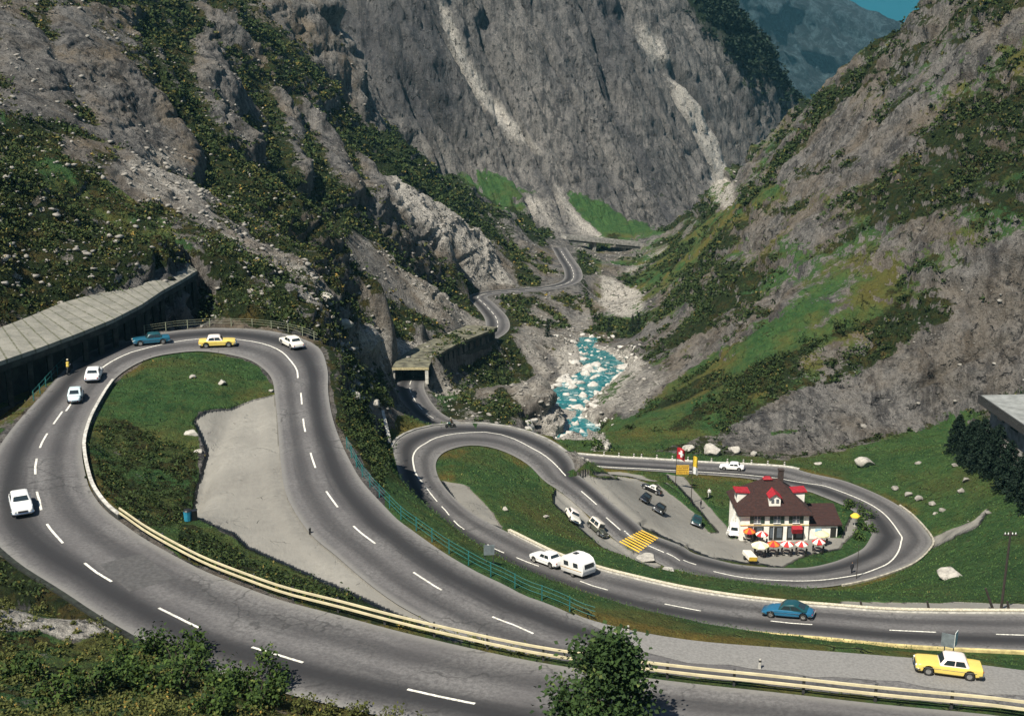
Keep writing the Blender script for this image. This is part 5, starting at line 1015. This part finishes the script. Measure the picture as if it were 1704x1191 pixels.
slab('sign_plate',(1.6,.40,1.45),(1.0,.08,.55),mat('pale blue plate',(.35,.55,.70),.5),an); slab('door',(4.0,.42,1.0),(.9,.06,1.9),M_DOORW,an); 
# leaning boards by the left wall
p=hs.matrix_basis@Vector((-HW-.9,3.4,0)); lb=empty('ladder',(p.x,p.y,gz(p.x,p.y)),ang,label='pale ladder leaning on the left wall of the inn',cat='ladder')
for s in(-.25,.25): mb=MB(); mb.bar((-.6,s,0),(.75,s,4.2),.05); mb.build('rail',M_FRAME,lb)
mb=MB()
for k in range(1,12): t=k/12; mb.bar((-.6+1.35*t,-.25,4.2*t),(-.6+1.35*t,.25,4.2*t),.03)
mb.build('rungs',M_FRAME,lb)
# parasols, tables and chairs
M_UW=mat('white parasol cloth',(.80,.76,.66),.9,var=.05); M_UR=mat('red parasol cloth',(.55,.03,.03),.9,var=.08); M_UO=mat('orange parasol cloth',(.75,.20,.02),.9,var=.08); M_UY=mat('cream yellow parasol cloth',(.78,.70,.38),.9,var=.05); M_TAB=mat('dark garden furniture',(.035,.03,.03),.7)
def parasol(px,py,label,a,b_,r=1.05,grp='parasols on the inn terrace'):
    h=hit(px,py+14); h=Vector((h.x,h.y,gz(h.x,h.y))); o=empty('parasol',h,random.random()*.7,label=label,cat='parasol',group=grp); mb=MB(); mb.bar((0,0,-.1),(0,0,2.3),.03); mb.build('pole',M_FRAME,o); mb=MB(); mb.lathe([(.25,0),(.25,.08),(.06,.14)],10); mb.build('base',M_CONC,o)
    me=bpy.data.meshes.new('canopy'); V=[(0,0,2.32)]; F_=[]; mi=[]
    for k in range(16):
        t=2*math.pi*k/16; rr_=r*(1 if k%2==0 else .95)
        V+=[(r*.5*math.cos(t),r*.5*math.sin(t),2.16),(rr_*math.cos(t),rr_*math.sin(t),1.82),(rr_*math.cos(t),rr_*math.sin(t),1.66)]
    for k in range(16):
        i=1+3*k; j=1+3*((k+1)%16); s=(k//2)%2; F_+=[(0,i,j),(i,i+1,j+1,j),(i+1,i+2,j+2,j+1)]; mi+=[s,s,s]
    me.from_pydata(V,[],F_); c_=link_mesh('canopy',me,[a,b_],o); me.polygons.foreach_set('material_index',mi); sd=c_.modifiers.new('cloth','SOLIDIFY'); sd.thickness=.02
    return h
def table_set(h,tl,cl):
    o=empty('table',h,random.random(),label=tl,cat='table',group='round tables on the inn terrace'); mb=MB(); mb.lathe([(.5,0),(.52,.03),(.5,.05)],14,(0,0,.70)); mb.build('tabletop',mat('table top',(.28,.24,.2),.6),o); mb=MB(); mb.lathe([(.28,0),(.06,.06),(.04,.70)],10); mb.build('leg',M_TAB,o)
    for t in(.4,2.2,3.6,5.2):
        x,y=h.x+.78*math.cos(t),h.y+.78*math.sin(t); c_=empty('chair',(x,y,gz(x,y)),t+math.pi/2,label=cl,cat='chair',group='chairs round the terrace tables'); slab('seat',(0,0,.45),(.42,.42,.04),M_TAB,c_); slab('backrest',(0,-.2,.72),(.42,.03,.42),M_TAB,c_,rx=.1)
        for sx in(-1,1):
            for sy in(-1,1): slab('leg',(sx*.18,sy*.18,.2),(.035,.035,.5),M_TAB,c_)
for px,py,lb_,a,b_,r,tl in((1246,887,'orange red parasol at the left of the back row by the inn wall',M_UO,M_UR,1.0,'round table under the back row orange parasol'),(1267,892,'red and white parasol beside the orange one in the back row by the inn wall',M_UR,M_UW,1.0,'round table under the back row red and white parasol'),(1264,911,'large cream yellow parasol at the left end of the front row',M_UY,M_UW,1.35,'round table under the large cream parasol'),(1286,909,'orange parasol in the front row next to the cream one',M_UO,M_UR,1.0,'round table under the front row orange parasol'),(1309,909,'red and white parasol in the middle of the front row',M_UW,M_UR,1.05,'round table under the middle front row parasol'),(1333,909,'red and white parasol in the front row, second from its right end',M_UW,M_UR,1.0,'round table under the second parasol from the right end'),(1361,905,'red and white parasol at the right end of the front row',M_UW,M_UR,1.05,'round table under the parasol at the right end'),(1367,892,'cream yellow parasol close to the annex wall',M_UY,M_UY,1.15,'round table under the cream yellow parasol by the annex')):
    h=parasol(px,py,lb_,a,b_,r); table_set(h,tl,'dark garden chair at the table under the '+tl.split('under the ')[1])
parasol(1422,861,'small yellow parasol by the bushes right of the annex',mat('yellow parasol cloth',(.75,.52,.05),.9),mat('yellow parasol cloth',(.75,.52,.05),.9),.8)
# ------------------------------------------------------------------ flags, boards, poles
M_WOODP=mat('dark wooden pole',(.035,.028,.022),.9); M_SIGNY=mat('yellow sign board',(.72,.45,.05),.6,var=.05); M_SIGNT=mat('brown sign lettering',(.22,.10,.02),.7); M_FR=mat('flag red',(.55,.02,.03),.9); M_FY=mat('flag yellow',(.75,.52,.04),.9); M_FW=mat('flag white',(.8,.8,.76),.9)
def flag(name,label,base,z,w,h,mats_,split=None,cross=False):
    o=empty(name,(base.x,base.y,base.z+z),.15,label=label,cat='flag'); nu,nv=14,10
    def pt(u,v): return Vector((.06+u*w*.72, .22*math.sin(u*7+v*1.2)*u*w*.5, -v*h-.38*u*u*w))
    def cloth(nm,u0,u1,v0,v1,mt,off=0,par=o):
        mb=MB(); V=[];F_=[]
        for s in(-.012-off,.012+off):
            for i in range(nu+1):
                for j in range(nv+1): q=pt(u0+(u1-u0)*i/nu,v0+(v1-v0)*j/nv); V.append((q.x,q.y+s,q.z))
        K=(nu+1)*(nv+1)
        for i in range(nu):
            for j in range(nv): a=i*(nv+1)+j; F_.append((a,a+1,a+nv+2,a+nv+1)); F_.append((K+a,K+a+nv+1,K+a+nv+2,K+a+1))
        mb.add(V,F_); return mb.build(nm,mt,par,True)
    if cross:
        c_=cloth('cloth',0,1,0,1,mats_[0]); cloth('cross_arm',.2,.8,.4,.6,mats_[1],.006,c_); cloth('cross_arm',.4,.6,.2,.8,mats_[1],.009,c_)
    else: cloth('upper_cloth',0,1,0,.6,mats_[0]); cloth('lower_cloth',0,1,.6,1,mats_[1])
    return o
def pole(label,px,py,h,r=.07,mt=M_WOODP,name='flagpole',cat='pole'):
    p=hit(px,py); o=empty(name,p,label=label,cat=cat); mb=MB(); mb.bar((0,0,-.5),(0,0,h),r,r*.6,8); mb.build('pole',mt,o); mb=MB(); mb.lathe([(.02,-.1),(.11,0),(.02,.1)],8,(0,0,h)); mb.build('finial',mt,o); return p,o
p,_=pole('dark flagpole with the red flag and the yellow board, left of the footpath',1124,809,7.4)
flag('flag','red flag with white cross on the left flagpole',p,7.3,2.1,2.1,(M_FR,M_FW),cross=True)
sb=empty('sign_board',(p.x+1.15,p.y-.12,p.z+3.15),0,label='yellow direction board with rows of brown lettering on the left flagpole',cat='sign'); slab('panel',(0,0,0),(2.2,.07,1.75),M_SIGNY,sb)
random.seed(5)
for k in range(5):
    mb=MB(); x=-.98
    while x<.9:
        w_=random.uniform(.07,.22); mb.box((x+w_/2,-.045,.66-k*.33),(w_,.02,random.uniform(.12,.17))); x+=w_+random.choice((.05,.05,.14))
    mb.build('lettering',M_SIGNT,sb)
p,_=pole('dark flagpole with the yellow and white flag, beside the footpath',1150,836,8.6)
flag('flag','yellow and white flag hanging from the flagpole beside the footpath',p,8.5,1.2,3.2,(M_FY,M_FW))
pole('thin dark pole at the lower edge of the inn hairpin',1425,962,5.2,.06,name='pole')
def utility(label,base,top,extra=None,name='telegraph_pole'):
    a=hit(*base); t=(Vector(raydir(*base)).normalized()).dot(a-Vector((0,0,HC))); d=raydir(*top); tt=(a.y)/d[1]; b=Vector(d*tt)+Vector((0,0,HC)); o=empty(name,a,label=label,cat='pole'); mb=MB(); mb.bar((a-a)-Vector((0,0,.5)),b-a,.15,.10,8); mb.build('pole',M_WOODP,o)
    if extra:
        mb=MB(); mb.box((b-a)-Vector((0,0,.35)),(1.3,.12,.12)); ca_=mb.build('crossarm',M_WOODP,o)
        for s in(-.5,-.2,.2,.5): mb=MB(); mb.lathe([(.05,0),(.06,.1),(.02,.2)],8,tuple((b-a)+Vector((s,0,-.29)))); mb.build('insulator',M_FRAME,ca_)
    return o
utility('tall dark telegraph pole on the grass behind the parapet near the right edge',(1666,1012),(1682,884),True)
utility('short leaning timber strut left of the tall telegraph pole',(1656,1014),(1640,978),name='pole_strut')
for px,lb_ in((1437,'thin leaning stake behind the parapet, farthest left of the three'),(1548,'thin leaning stake behind the parapet, middle one of three'),(1681,'thin leaning stake just right of the tall telegraph pole')): utility(lb_,(px,1013),(px-5,1000),name='stake')
def board(label,px,py,panels,cat='sign',post_h=1.6):
    a=hit(px,py); o=empty('road_sign',a,label=label,cat=cat)
    for x in(-.35,.35): mb=MB(); mb.bar((x,0,-.3),(x,0,post_h),.04); mb.build('post',M_POST,o)
    for c,d,rz,mt in panels: slab('panel',c,d,mt,o,rz=rz)
    return o
M_SBACK=mat('grey sign back',(.16,.19,.2),.5); M_SW=mat('white sign face',(.6,.63,.6),.5)
board('grey panel sign seen from behind at the lower kerb beside the towing car',814,938,[((0,-.06,1.3),(.9,.05,.9),.1,M_SBACK)])
board('two angled road sign panels on dark posts beside the big yellow sedan',1578,1090,[((-.2,-.1,1.35),(.95,.05,1.1),-.5,M_SBACK),((.45,-.05,1.45),(.7,.05,1.2),.95,M_SW)],post_h=1.9)
for px,py,lb_ in((1264,1112,'white marker post on the grey pull-out at lower right'),(1045,1056,'white marker post behind the foreground tree'),(516,889,'dark stub post on the edge between gravel and road')):
    a=hit(px,py); o=empty('marker_post',a,label=lb_,cat='post'); dk='dark' in lb_; mb=MB(); mb.box((0,0,.35),(.2,.16,.9 if not dk else .6),bev=.03,taper=.8); mb.build('post',M_STONE if not dk else M_BLK,o); slab('band',(0,0,.62 if not dk else .5),(.19,.15,.12),M_BLK,o)
a=hit(313,868); o=empty('litter_bin',a,.5,label='blue litter bin at the edge of the gravel pull-off',cat='bin'); mb=MB(); mb.lathe([(.32,0),(.36,.8),(.38,.9)],10,(0,0,.15)); mb.build('drum',mat('blue bin paint',(.03,.25,.38),.5),o); mb=MB(); mb.lathe([(.38,0),(.3,.12),(.05,.18)],10,(0,0,1.05)); mb.build('lid',M_BLK,o); slab('stand',(.55,0,.5),(.5,.5,1.0),M_BLK,o)
print('inn',round(time.time()-T0,1))
# ------------------------------------------------------------------ rocks
def rock_mesh(seed,sub=2,flat_=.7):
    import bmesh
    bm=bmesh.new(); bmesh.ops.create_icosphere(bm,subdivisions=sub,radius=1); V=np.array([v.co[:] for v in bm.verts]); F_=np.array([[v.index for v in f.verts] for f in bm.faces]); bm.free()
    r=np.random.default_rng(seed)
    for _ in range(14):
        n_=r.normal(size=3); n_/=np.linalg.norm(n_); d=r.uniform(.42,.8); k=V@n_-d; V=V-np.where(k>0,k,0)[:,None]*n_
    V*=1+.10*vnoise(V[:,0]*2.5+seed,V[:,1]*2.5,V[:,2]*2.5,seed)[:,None]; V*=np.array([1,r.uniform(.7,1),flat_*r.uniform(.7,1)]); return V,F_
def rock_mat(name,a,b_):
    m,nt,b=nt_new(name); P=geo_pos(nt); n1=noise_n(nt,P,1.2,5,.7); n2=noise_n(nt,P,6,4,.7); c=mixc(nt,ramp(nt,n1,.3,.7),a,b_); c=mixc(nt,ramp(nt,n2,.58,.7),c,tuple(q*.45 for q in a)); nt.links.new(c,b.inputs['Base Color']); b.inputs['Roughness'].default_value=.95; bump(nt,b,n2,.6,.08); return m
M_BOUL=rock_mat('pale boulder',(.24,.225,.20),(.48,.455,.40)); M_SCREE=rock_mat('scree stone',(.16,.15,.135),(.36,.34,.30))
def boulder(px,py,wpx,label,grp=None,flat_=.7,mt=None):
    h=hit(px,py); t=(h-Vector((0,0,HC))).length; r=wpx/2*t/F; V,F_=rock_mesh(int(px*7+py),3,flat_); V=V*r; V[:,2]+=r*flat_*.35; me=np_mesh('boulder',V,F_,False); o=link_mesh('boulder',me,mt or M_BOUL); o.location=h; o.rotation_euler=(0,0,px); tag(o,label,'boulder',grp); return o
for px,py,w_,lb_ in((320,629,15,'pale pointed boulder on the upper grass island, left one of two'),(369,639,18,'pale rounded boulder on the upper grass island, right one of two'),(453,652,13,'white stone at the right tip of the upper grass island'),(320,722,30,'flat grey rock at the edge of grass and gravel pull-off'),(330,752,22,'low grey rock below the flat one beside the gravel pull-off'),(841,849,15,'white boulder on the lower grass island'),(908,861,14,'small yellowish stone on the lower grass island'),(1436,776,44,'big grey boulder on the right meadow above the inn hairpin'),(1362,772,18,'pale flat stone on the meadow left of the big grey boulder'),(1527,772,16,'small stone on the meadow near the rock slab'),(1590,775,18,'stone on the meadow below the dark spruces'),(1585,960,58,'long flat pale slab lying in the right meadow'),(1490,815,20,'stone at the left start of the rough stone row'),(1510,824,22,'grey stone second along the rough stone row'),(1530,832,22,'brown grey stone in the middle of the rough stone row'),(1550,840,20,'stone fourth along the rough stone row'),(1568,850,20,'stone fifth along the rough stone row'),(1556,855,14,'small stone at the lower end of the rough stone row'),(1608,800,24,'stone pile top on the meadow under the spruces'),(1600,818,20,'stone pile foot on the meadow under the spruces'),(1075,930,50,'flat pale rock beside the road under the yellow crossing'),(1110,948,40,'second flat pale rock right of the first under the yellow crossing'),(1010,745,34,'grey boulder at the river end above the far road'),(1145,751,30,'grey boulder beside the flags beyond the far road'),(1185,757,44,'large dark boulder at the foot of the slab behind the flags'),(1220,752,26,'grey boulder right of the large dark one at the slab foot'),(1255,757,20,'small boulder at the slab foot above the inn'),(590,665,36,'grey outcrop boulder between the upper hairpin and the road gallery'),(625,675,24,'smaller boulder right of the grey outcrop above the dark bank'),(540,500,34,'pale block on the slope above the upper hairpin'),(575,545,40,'long pale block on the slope right of the upper hairpin')):
    boulder(px,py,w_*(.8 if px>1480 and py<860 else 1),lb_,mt=M_SCREE if 1480<px and py<860 else None,flat_=.16 if 'flat pale rock' in lb_ else .4 if 'flat' in lb_ else .75)
def scatter_idx(weight,nn):
    """ground vertices picked by weight per area"""
    A_=np.gradient(rr)[:,None].repeat(NA,1).ravel()*dl*(az[1]-az[0])/np.maximum(NRM[:,2],.25); p=weight*A_; p=p/p.sum(); return RNG.choice(len(p),nn,p=p)
vis=(PX>-120)&(PX<1830)&(PY>-60)&(PY<1300)
def scree(name,weight,nn,smin,smax,mt,kind='stuff',seed=0):
    idx=scatter_idx(weight,nn); base=[rock_mesh(seed+k,1) for k in range(6)]; Vs=[];Fs=[];b=0
    for n_,i in enumerate(idx):
        V,F_=base[n_%6]; s=smin*(smax/smin)**(RNG.random()**1.9); a=RNG.random()*6.28; c,s_=math.cos(a),math.sin(a); W=np.empty_like(V); W[:,0]=(V[:,0]*c-V[:,1]*s_)*s; W[:,1]=(V[:,0]*s_+V[:,1]*c)*s; W[:,2]=V[:,2]*s+s*.2
        Vs.append(W+PVD[i]); Fs.append(F_+b); b+=len(V)
    return tag(link_mesh(name,np_mesh(name,np.vstack(Vs),np.vstack(Fs)),mt),kind=kind)
okd=vis&(ROADD>2.2)
scree('scree',CH['pale']*okd*(dl>140)*(dl<640)*(CH['gravel']<.3)*np.clip(300/dl,.3,1.5)*(rivd>2),6500,.15,1.15,M_SCREE,seed=3)
scree('scree',okd*((CH['scrub']>.3)&(dl>150)&(dl<600)&(PX<800)).astype(float)*np.clip(300/dl,.3,1.5),3200,.15,.9,M_SCREE,seed=13)
# ------------------------------------------------------------------ plants
def leaf_mat(name,a,b_,c_=None):
    m,nt,b=nt_new(name); v=N(nt,'ShaderNodeAttribute',attribute_name='tone').outputs['Fac']; c=mixc(nt,v,a,b_)
    if c_: c=mixc(nt,ramp(nt,v,.86,.95),c,c_)
    nt.links.new(c,b.inputs['Base Color']); b.inputs['Roughness'].default_value=.75; b.inputs['Specular IOR Level'].default_value=.2; return m
def leaves(P,S,T,lift=.3,asp=.6):
    """one small folded leaf clump per point: P centres, S sizes, T tone"""
    n_=len(P); n1=RNG.normal(size=(n_,3)); n1[:,2]=np.abs(n1[:,2])+lift; n1/=np.linalg.norm(n1,axis=1)[:,None]; u=np.cross(n1,RNG.normal(size=(n_,3))); u/=np.linalg.norm(u,axis=1)[:,None]+1e-9; w_=np.cross(n1,u)
    u*=S[:,None]; w_*=S[:,None]*asp; V=np.stack([P-u,P-w_+n1*S[:,None]*.15,P+u,P+w_+n1*S[:,None]*.15],1).reshape(-1,3); F_=np.arange(4*n_).reshape(-1,4); return V,F_,np.repeat(T,4)
def leaf_obj(name,V,F_,T,mt,parent=None): me=np_mesh(name,V,F_); flt_attr(me,'tone',T); return link_mesh(name,me,mt,parent)
M_SHR=leaf_mat('alder leaves',(.009,.019,.005),(.044,.068,.016),(.12,.10,.025)); M_SHRW=leaf_mat('autumn shrub leaves',(.025,.032,.008),(.11,.12,.03),(.26,.17,.04)); M_SPR=leaf_mat('spruce needles',(.004,.010,.006),(.014,.03,.016)); M_TREE=leaf_mat('maple leaves',(.009,.022,.007),(.042,.078,.018),(.12,.15,.045)); M_BARK=mat('bark',(.07,.055,.04),.95,var=.3,scale=4); M_BUSH=leaf_mat('broad bush leaves',(.010,.026,.006),(.06,.10,.018),(.20,.19,.05)); M_RIVB=rock_mat('washed river boulder',(.30,.285,.26),(.58,.56,.51)); M_GRASS=leaf_mat('grass blades',(.030,.070,.020),(.085,.145,.038),(.18,.16,.05))
idx=scatter_idx((rivd<5)*(rivd>-4.5)*vis*(dl>255)*(dl<430)*np.where(rivd<0,.9,1.2)*np.where(dl>380,.4,1),300); rz={}
for k,i in enumerate(idx):
    V,F_=rock_mesh(100+k%12,2,.8); s=.45*(2.4/.45)**(RNG.random()**1.5)
    key=k%12
    if key not in rz: rz[key]=np_mesh('river_boulder',V,F_)
    if k<12: o=link_mesh('river_boulder',rz[key],M_RIVB)
    else: o=bpy.data.objects.new('river_boulder',rz[key]); COL.objects.link(o)
    o.location=(X[i],Y[i],max(PVD[i,2],RIVER[np.argmin(np.hypot(RIVER[:,0]-X[i],RIVER[:,1]-Y[i])),2]-.1)); o.scale=(s*1.2,s,s); o.rotation_euler=(0,0,RNG.random()*6); tag(o,'pale boulder lying in or beside the turquoise river','boulder','boulders in the river bed')
def blobs(c,r,k,squash=.75):
    """points in an uneven clump made of several lobes"""
    L_=6; cs=RNG.normal(size=(L_,3))*.5; cs[:,2]=np.abs(cs[:,2])*.8; P=cs[RNG.integers(0,L_,k)]+RNG.normal(size=(k,3))*.27; P[:,2]=np.abs(P[:,2])*squash; return np.asarray(c)+P*r
def scrub_field(name,weight,nn,rmin,rmax,k,mt,leaf,seed=0):
    idx=scatter_idx(weight,nn); P=[];S=[];T=[]
    for i in idx:
        r=RNG.uniform(rmin,rmax); q=blobs(PVD[i],r,k); P.append(q); S.append(RNG.uniform(.6,1.2,k)*leaf*np.clip(dl[i]/300,.6,1.7)); hh=(q[:,2]-PVD[i,2])/(r*1.1); T.append(np.clip(RNG.random(k)*.75+RNG.random()*.35-.05,0,1))
    V,F_,T_=leaves(np.vstack(P),np.concatenate(S),np.concatenate(T)); return tag(leaf_obj(name,V,F_,T_,mt),kind='stuff')
slopes=okd*(dl>150)*(dl<640)*(CH['gravel']<.2)*(CH['pale']<.5)*np.clip(280/dl,.25,1.4)*(steep<.72)
scrub_field('mountain_scrub',slopes*np.clip(CH['scrub']-.3,0,1)**1.3*(PX<985),5200,.6,1.9,26,M_SHR,.42)
scrub_field('mountain_scrub',slopes*np.clip(CH['scrub']-.2,0,1)*CH['warm']*(PX<985),3600,.5,1.3,20,M_SHRW,.34)
scrub_field('mountain_scrub',slopes*np.clip(CH['scrub']-.2,0,1)*(PX>=985)*(.15+sstep(-.05,.25,fbm(X/12,Y/12,Z/9,4,91))),6500,.5,1.6,22,M_SHR,.38)
scrub_field('verge_scrub',vis*(ROADD>1.0)*((dl<215)&(CH['scrub']>.4)&(PY>590)&(PY<1000))*(CH['gravel']<.2)*CH['scrub'],1500,.4,1.0,30,M_SHR,.24)
scrub_field('hill_scrub',vis*(ROADD>.8)*(dl<110)*((PY>1036)|((PY>1000)&(PX<90)))*1.0*(PX<900),1000,.25,.65,60,M_SHRW,.17)
scrub_field('mountain_forest',np.clip(CH['forest'],0,1)*vis*(dl>600)*(dl<950),700,2.0,4.0,26,M_SPR,.8)
def grass_field(name,weight,nn,h0,h1,mt):
    idx=scatter_idx(weight,nn); n_=len(idx); P=PVD[idx]+np.c_[RNG.normal(size=(n_,2))*.25,np.zeros(n_)]; a=RNG.random(n_)*6.28; h=RNG.uniform(h0,h1,n_)*np.clip(dl[idx]/150,.6,1.3); w_=h*.38; d=np.c_[np.cos(a),np.sin(a),np.zeros(n_)]; ln=RNG.normal(size=(n_,3))*.35; ln[:,2]=1
    V=np.stack([P-d*w_[:,None],P+d*w_[:,None],P+d*w_[:,None]*.5+ln*h[:,None],P-d*w_[:,None]*.6+ln*h[:,None]*.8],1).reshape(-1,3); T=np.repeat(np.clip(RNG.random(n_)*.6+.35*fbm(P[:,0]/6,P[:,1]/6,P[:,2]*0,3,77)+.2,0,1),4); return tag(leaf_obj(name,V,np.arange(4*n_).reshape(-1,4),T,mt),kind='stuff')
grass_field('meadow_grass',vis*(ROADD>.9)*(dl<255)*np.clip(CH['grass']-.3,0,1)*(CH['gravel']<.25),70000,.07,.20,M_GRASS)
def bush(px,py,r,label,grp,mt=None,k=760,leaf=.145):
    h=hit(px,py); o=empty('bush',h,label=label,cat='bush',group=grp); P=blobs((0,0,.1),r,k,1.15); V,F_,T_=leaves(P,RNG.uniform(.6,1.3,k)*leaf,np.clip(RNG.random(k)*.9,0,1)); leaf_obj('foliage',V,F_,T_,mt or M_BUSH,o)
    mb=MB()
    for t in range(5): a=t*1.3; mb.tube([(0,0,-.2),(.25*r*math.cos(a),.25*r*math.sin(a),.5*r),(.5*r*math.cos(a),.5*r*math.sin(a),.9*r)],[.05,.035,.015],5); 
    mb.build('stem',M_BARK,o)
for px,py,r in((255,1090,1.3),(290,1105,1.5),(325,1125,1.3),(300,1150,1.5),(240,1140,1.2),(370,1150,1.2),(410,1145,1.5),(445,1150,1.2),(430,1175,1.3),(200,1120,1.1),(160,1150,1.2),(100,1170,1.2),(350,1185,1.3),(60,1130,1.0)): bush(px,py,r,'leafy green bush on the slope at lower left beside the foreground road','bushes on the lower left slope')
for px,py,r in((500,1188,.8),(540,1190,.7),(590,1195,.8),(640,1205,.8),(700,1215,.7)): bush(px,py,r,'low yellow brown shrub along the bottom edge of the foreground road','autumn shrubs at the bottom edge',M_SHRW,260,.11)
for px,py,r in((1408,842,1.5),(1432,860,1.6),(1440,882,1.3),(1425,895,1.1)): bush(px,py,r,'dark green bush between the annex and the inner edge of the inn hairpin','bushes right of the annex',None,300,.2)
for px,py,r in((1000,748,1.8),(985,742,1.3)): bush(px,py,r,'dark shrub by the river above the far road','shrubs by the river',None,220,.3)
# foreground tree
h=hit(1004,1240); ft=empty('broadleaf_tree',h,label='green broadleaf tree with uneven pointed crown in the foreground at bottom centre',cat='tree'); mb=MB(); H_=6.7
mb.tube([(0,0,-.6),(.1,0,2),(.25,.1,4.5),(.45,0,H_-.8)],[.2,.16,.1,.03],8)
P=[];T=[]
for k in range(60):
    z=RNG.uniform(.5,H_-.5); u=(z-.5)/(H_-1.0); rad=((1-u)**.85*2.75*RNG.uniform(.35,1.15)+.25)*(1+.34*math.sin(z*2.9+1)); a=RNG.random()*6.28; c=np.array([.05*z+rad*math.cos(a),rad*math.sin(a),z+.25*rad]); mb.tube([(.05*z,0,z-.3),tuple(c*.6+np.array([.02*z,0,z*.38])),tuple(c)],[.05,.03,.01],5)
    nl=int(RNG.uniform(60,200)); P.append(c+RNG.normal(size=(nl,3))*np.array([.55,.55,.36])); T.append(np.clip(RNG.random(nl)*.7+RNG.uniform(-.1,.3),0,1))
mb.build('trunk',M_BARK,ft); P=np.vstack(P); V,F_,T_=leaves(P,RNG.uniform(.10,.19,len(P)),np.concatenate(T),.5,.7); leaf_obj('crown',V,F_,T_,M_TREE,ft)
def conifer(px,py,H,label,grp,dense=1.0,wd=.24):
    h=hit(px,py); o=empty('spruce',h,label=label,cat='tree',group=grp); mb=MB(); mb.tube([(0,0,-.5),(0,0,H*.5),(0,0,H)],[.03*H,.018*H,.01],7); mb.build('trunk',M_BARK,o); P=[];S=[]
    for z in np.arange(.06*H,H*.99,.33 if H>4 else .3):
        rad=(1-z/H)**(.85 if wd<.3 else .5)*H*wd*RNG.uniform(.8,1.15)+.08; nb=int(7*dense+rad*3)
        for b in range(nb):
            a=RNG.random()*6.28; m_=int(4+rad*6*dense)
            t=RNG.random(m_)**.7; P.append(np.c_[t*rad*math.cos(a),t*rad*math.sin(a),z-t*rad*.35+RNG.normal(size=m_)*.07]); S.append(np.full(m_,.20)*RNG.uniform(.7,1.3,m_))
    P=np.vstack(P); V,F_,T_=leaves(P,np.concatenate(S),RNG.random(len(P)),.2,.5); leaf_obj('crown',V,F_,T_,M_SPR,o)
for px,py,H in((1592,752,7.2),(1612,768,7.6),(1632,778,9.0),(1655,790,9.0),(1676,812,8.2),(1698,832,8),(1622,752,6.2),(1646,772,6.6),(1715,850,7.5)): conifer(px,py,H,'dark spruce in the clump below the concrete building at the right edge','dark spruces at the right edge',1.5,.31)
for px,py,H,lb_ in((911,560,6.0,'lone small spruce on the pale gully left of the river'),(1052,556,7,'left spruce of the pair above the river bend'),(1062,548,6,'right spruce of the pair above the river bend'),(1013,552,5,'small spruce on the right river bank above the rapids')): conifer(px,py,H,lb_,None,.6)
print('plants',round(time.time()-T0,1))
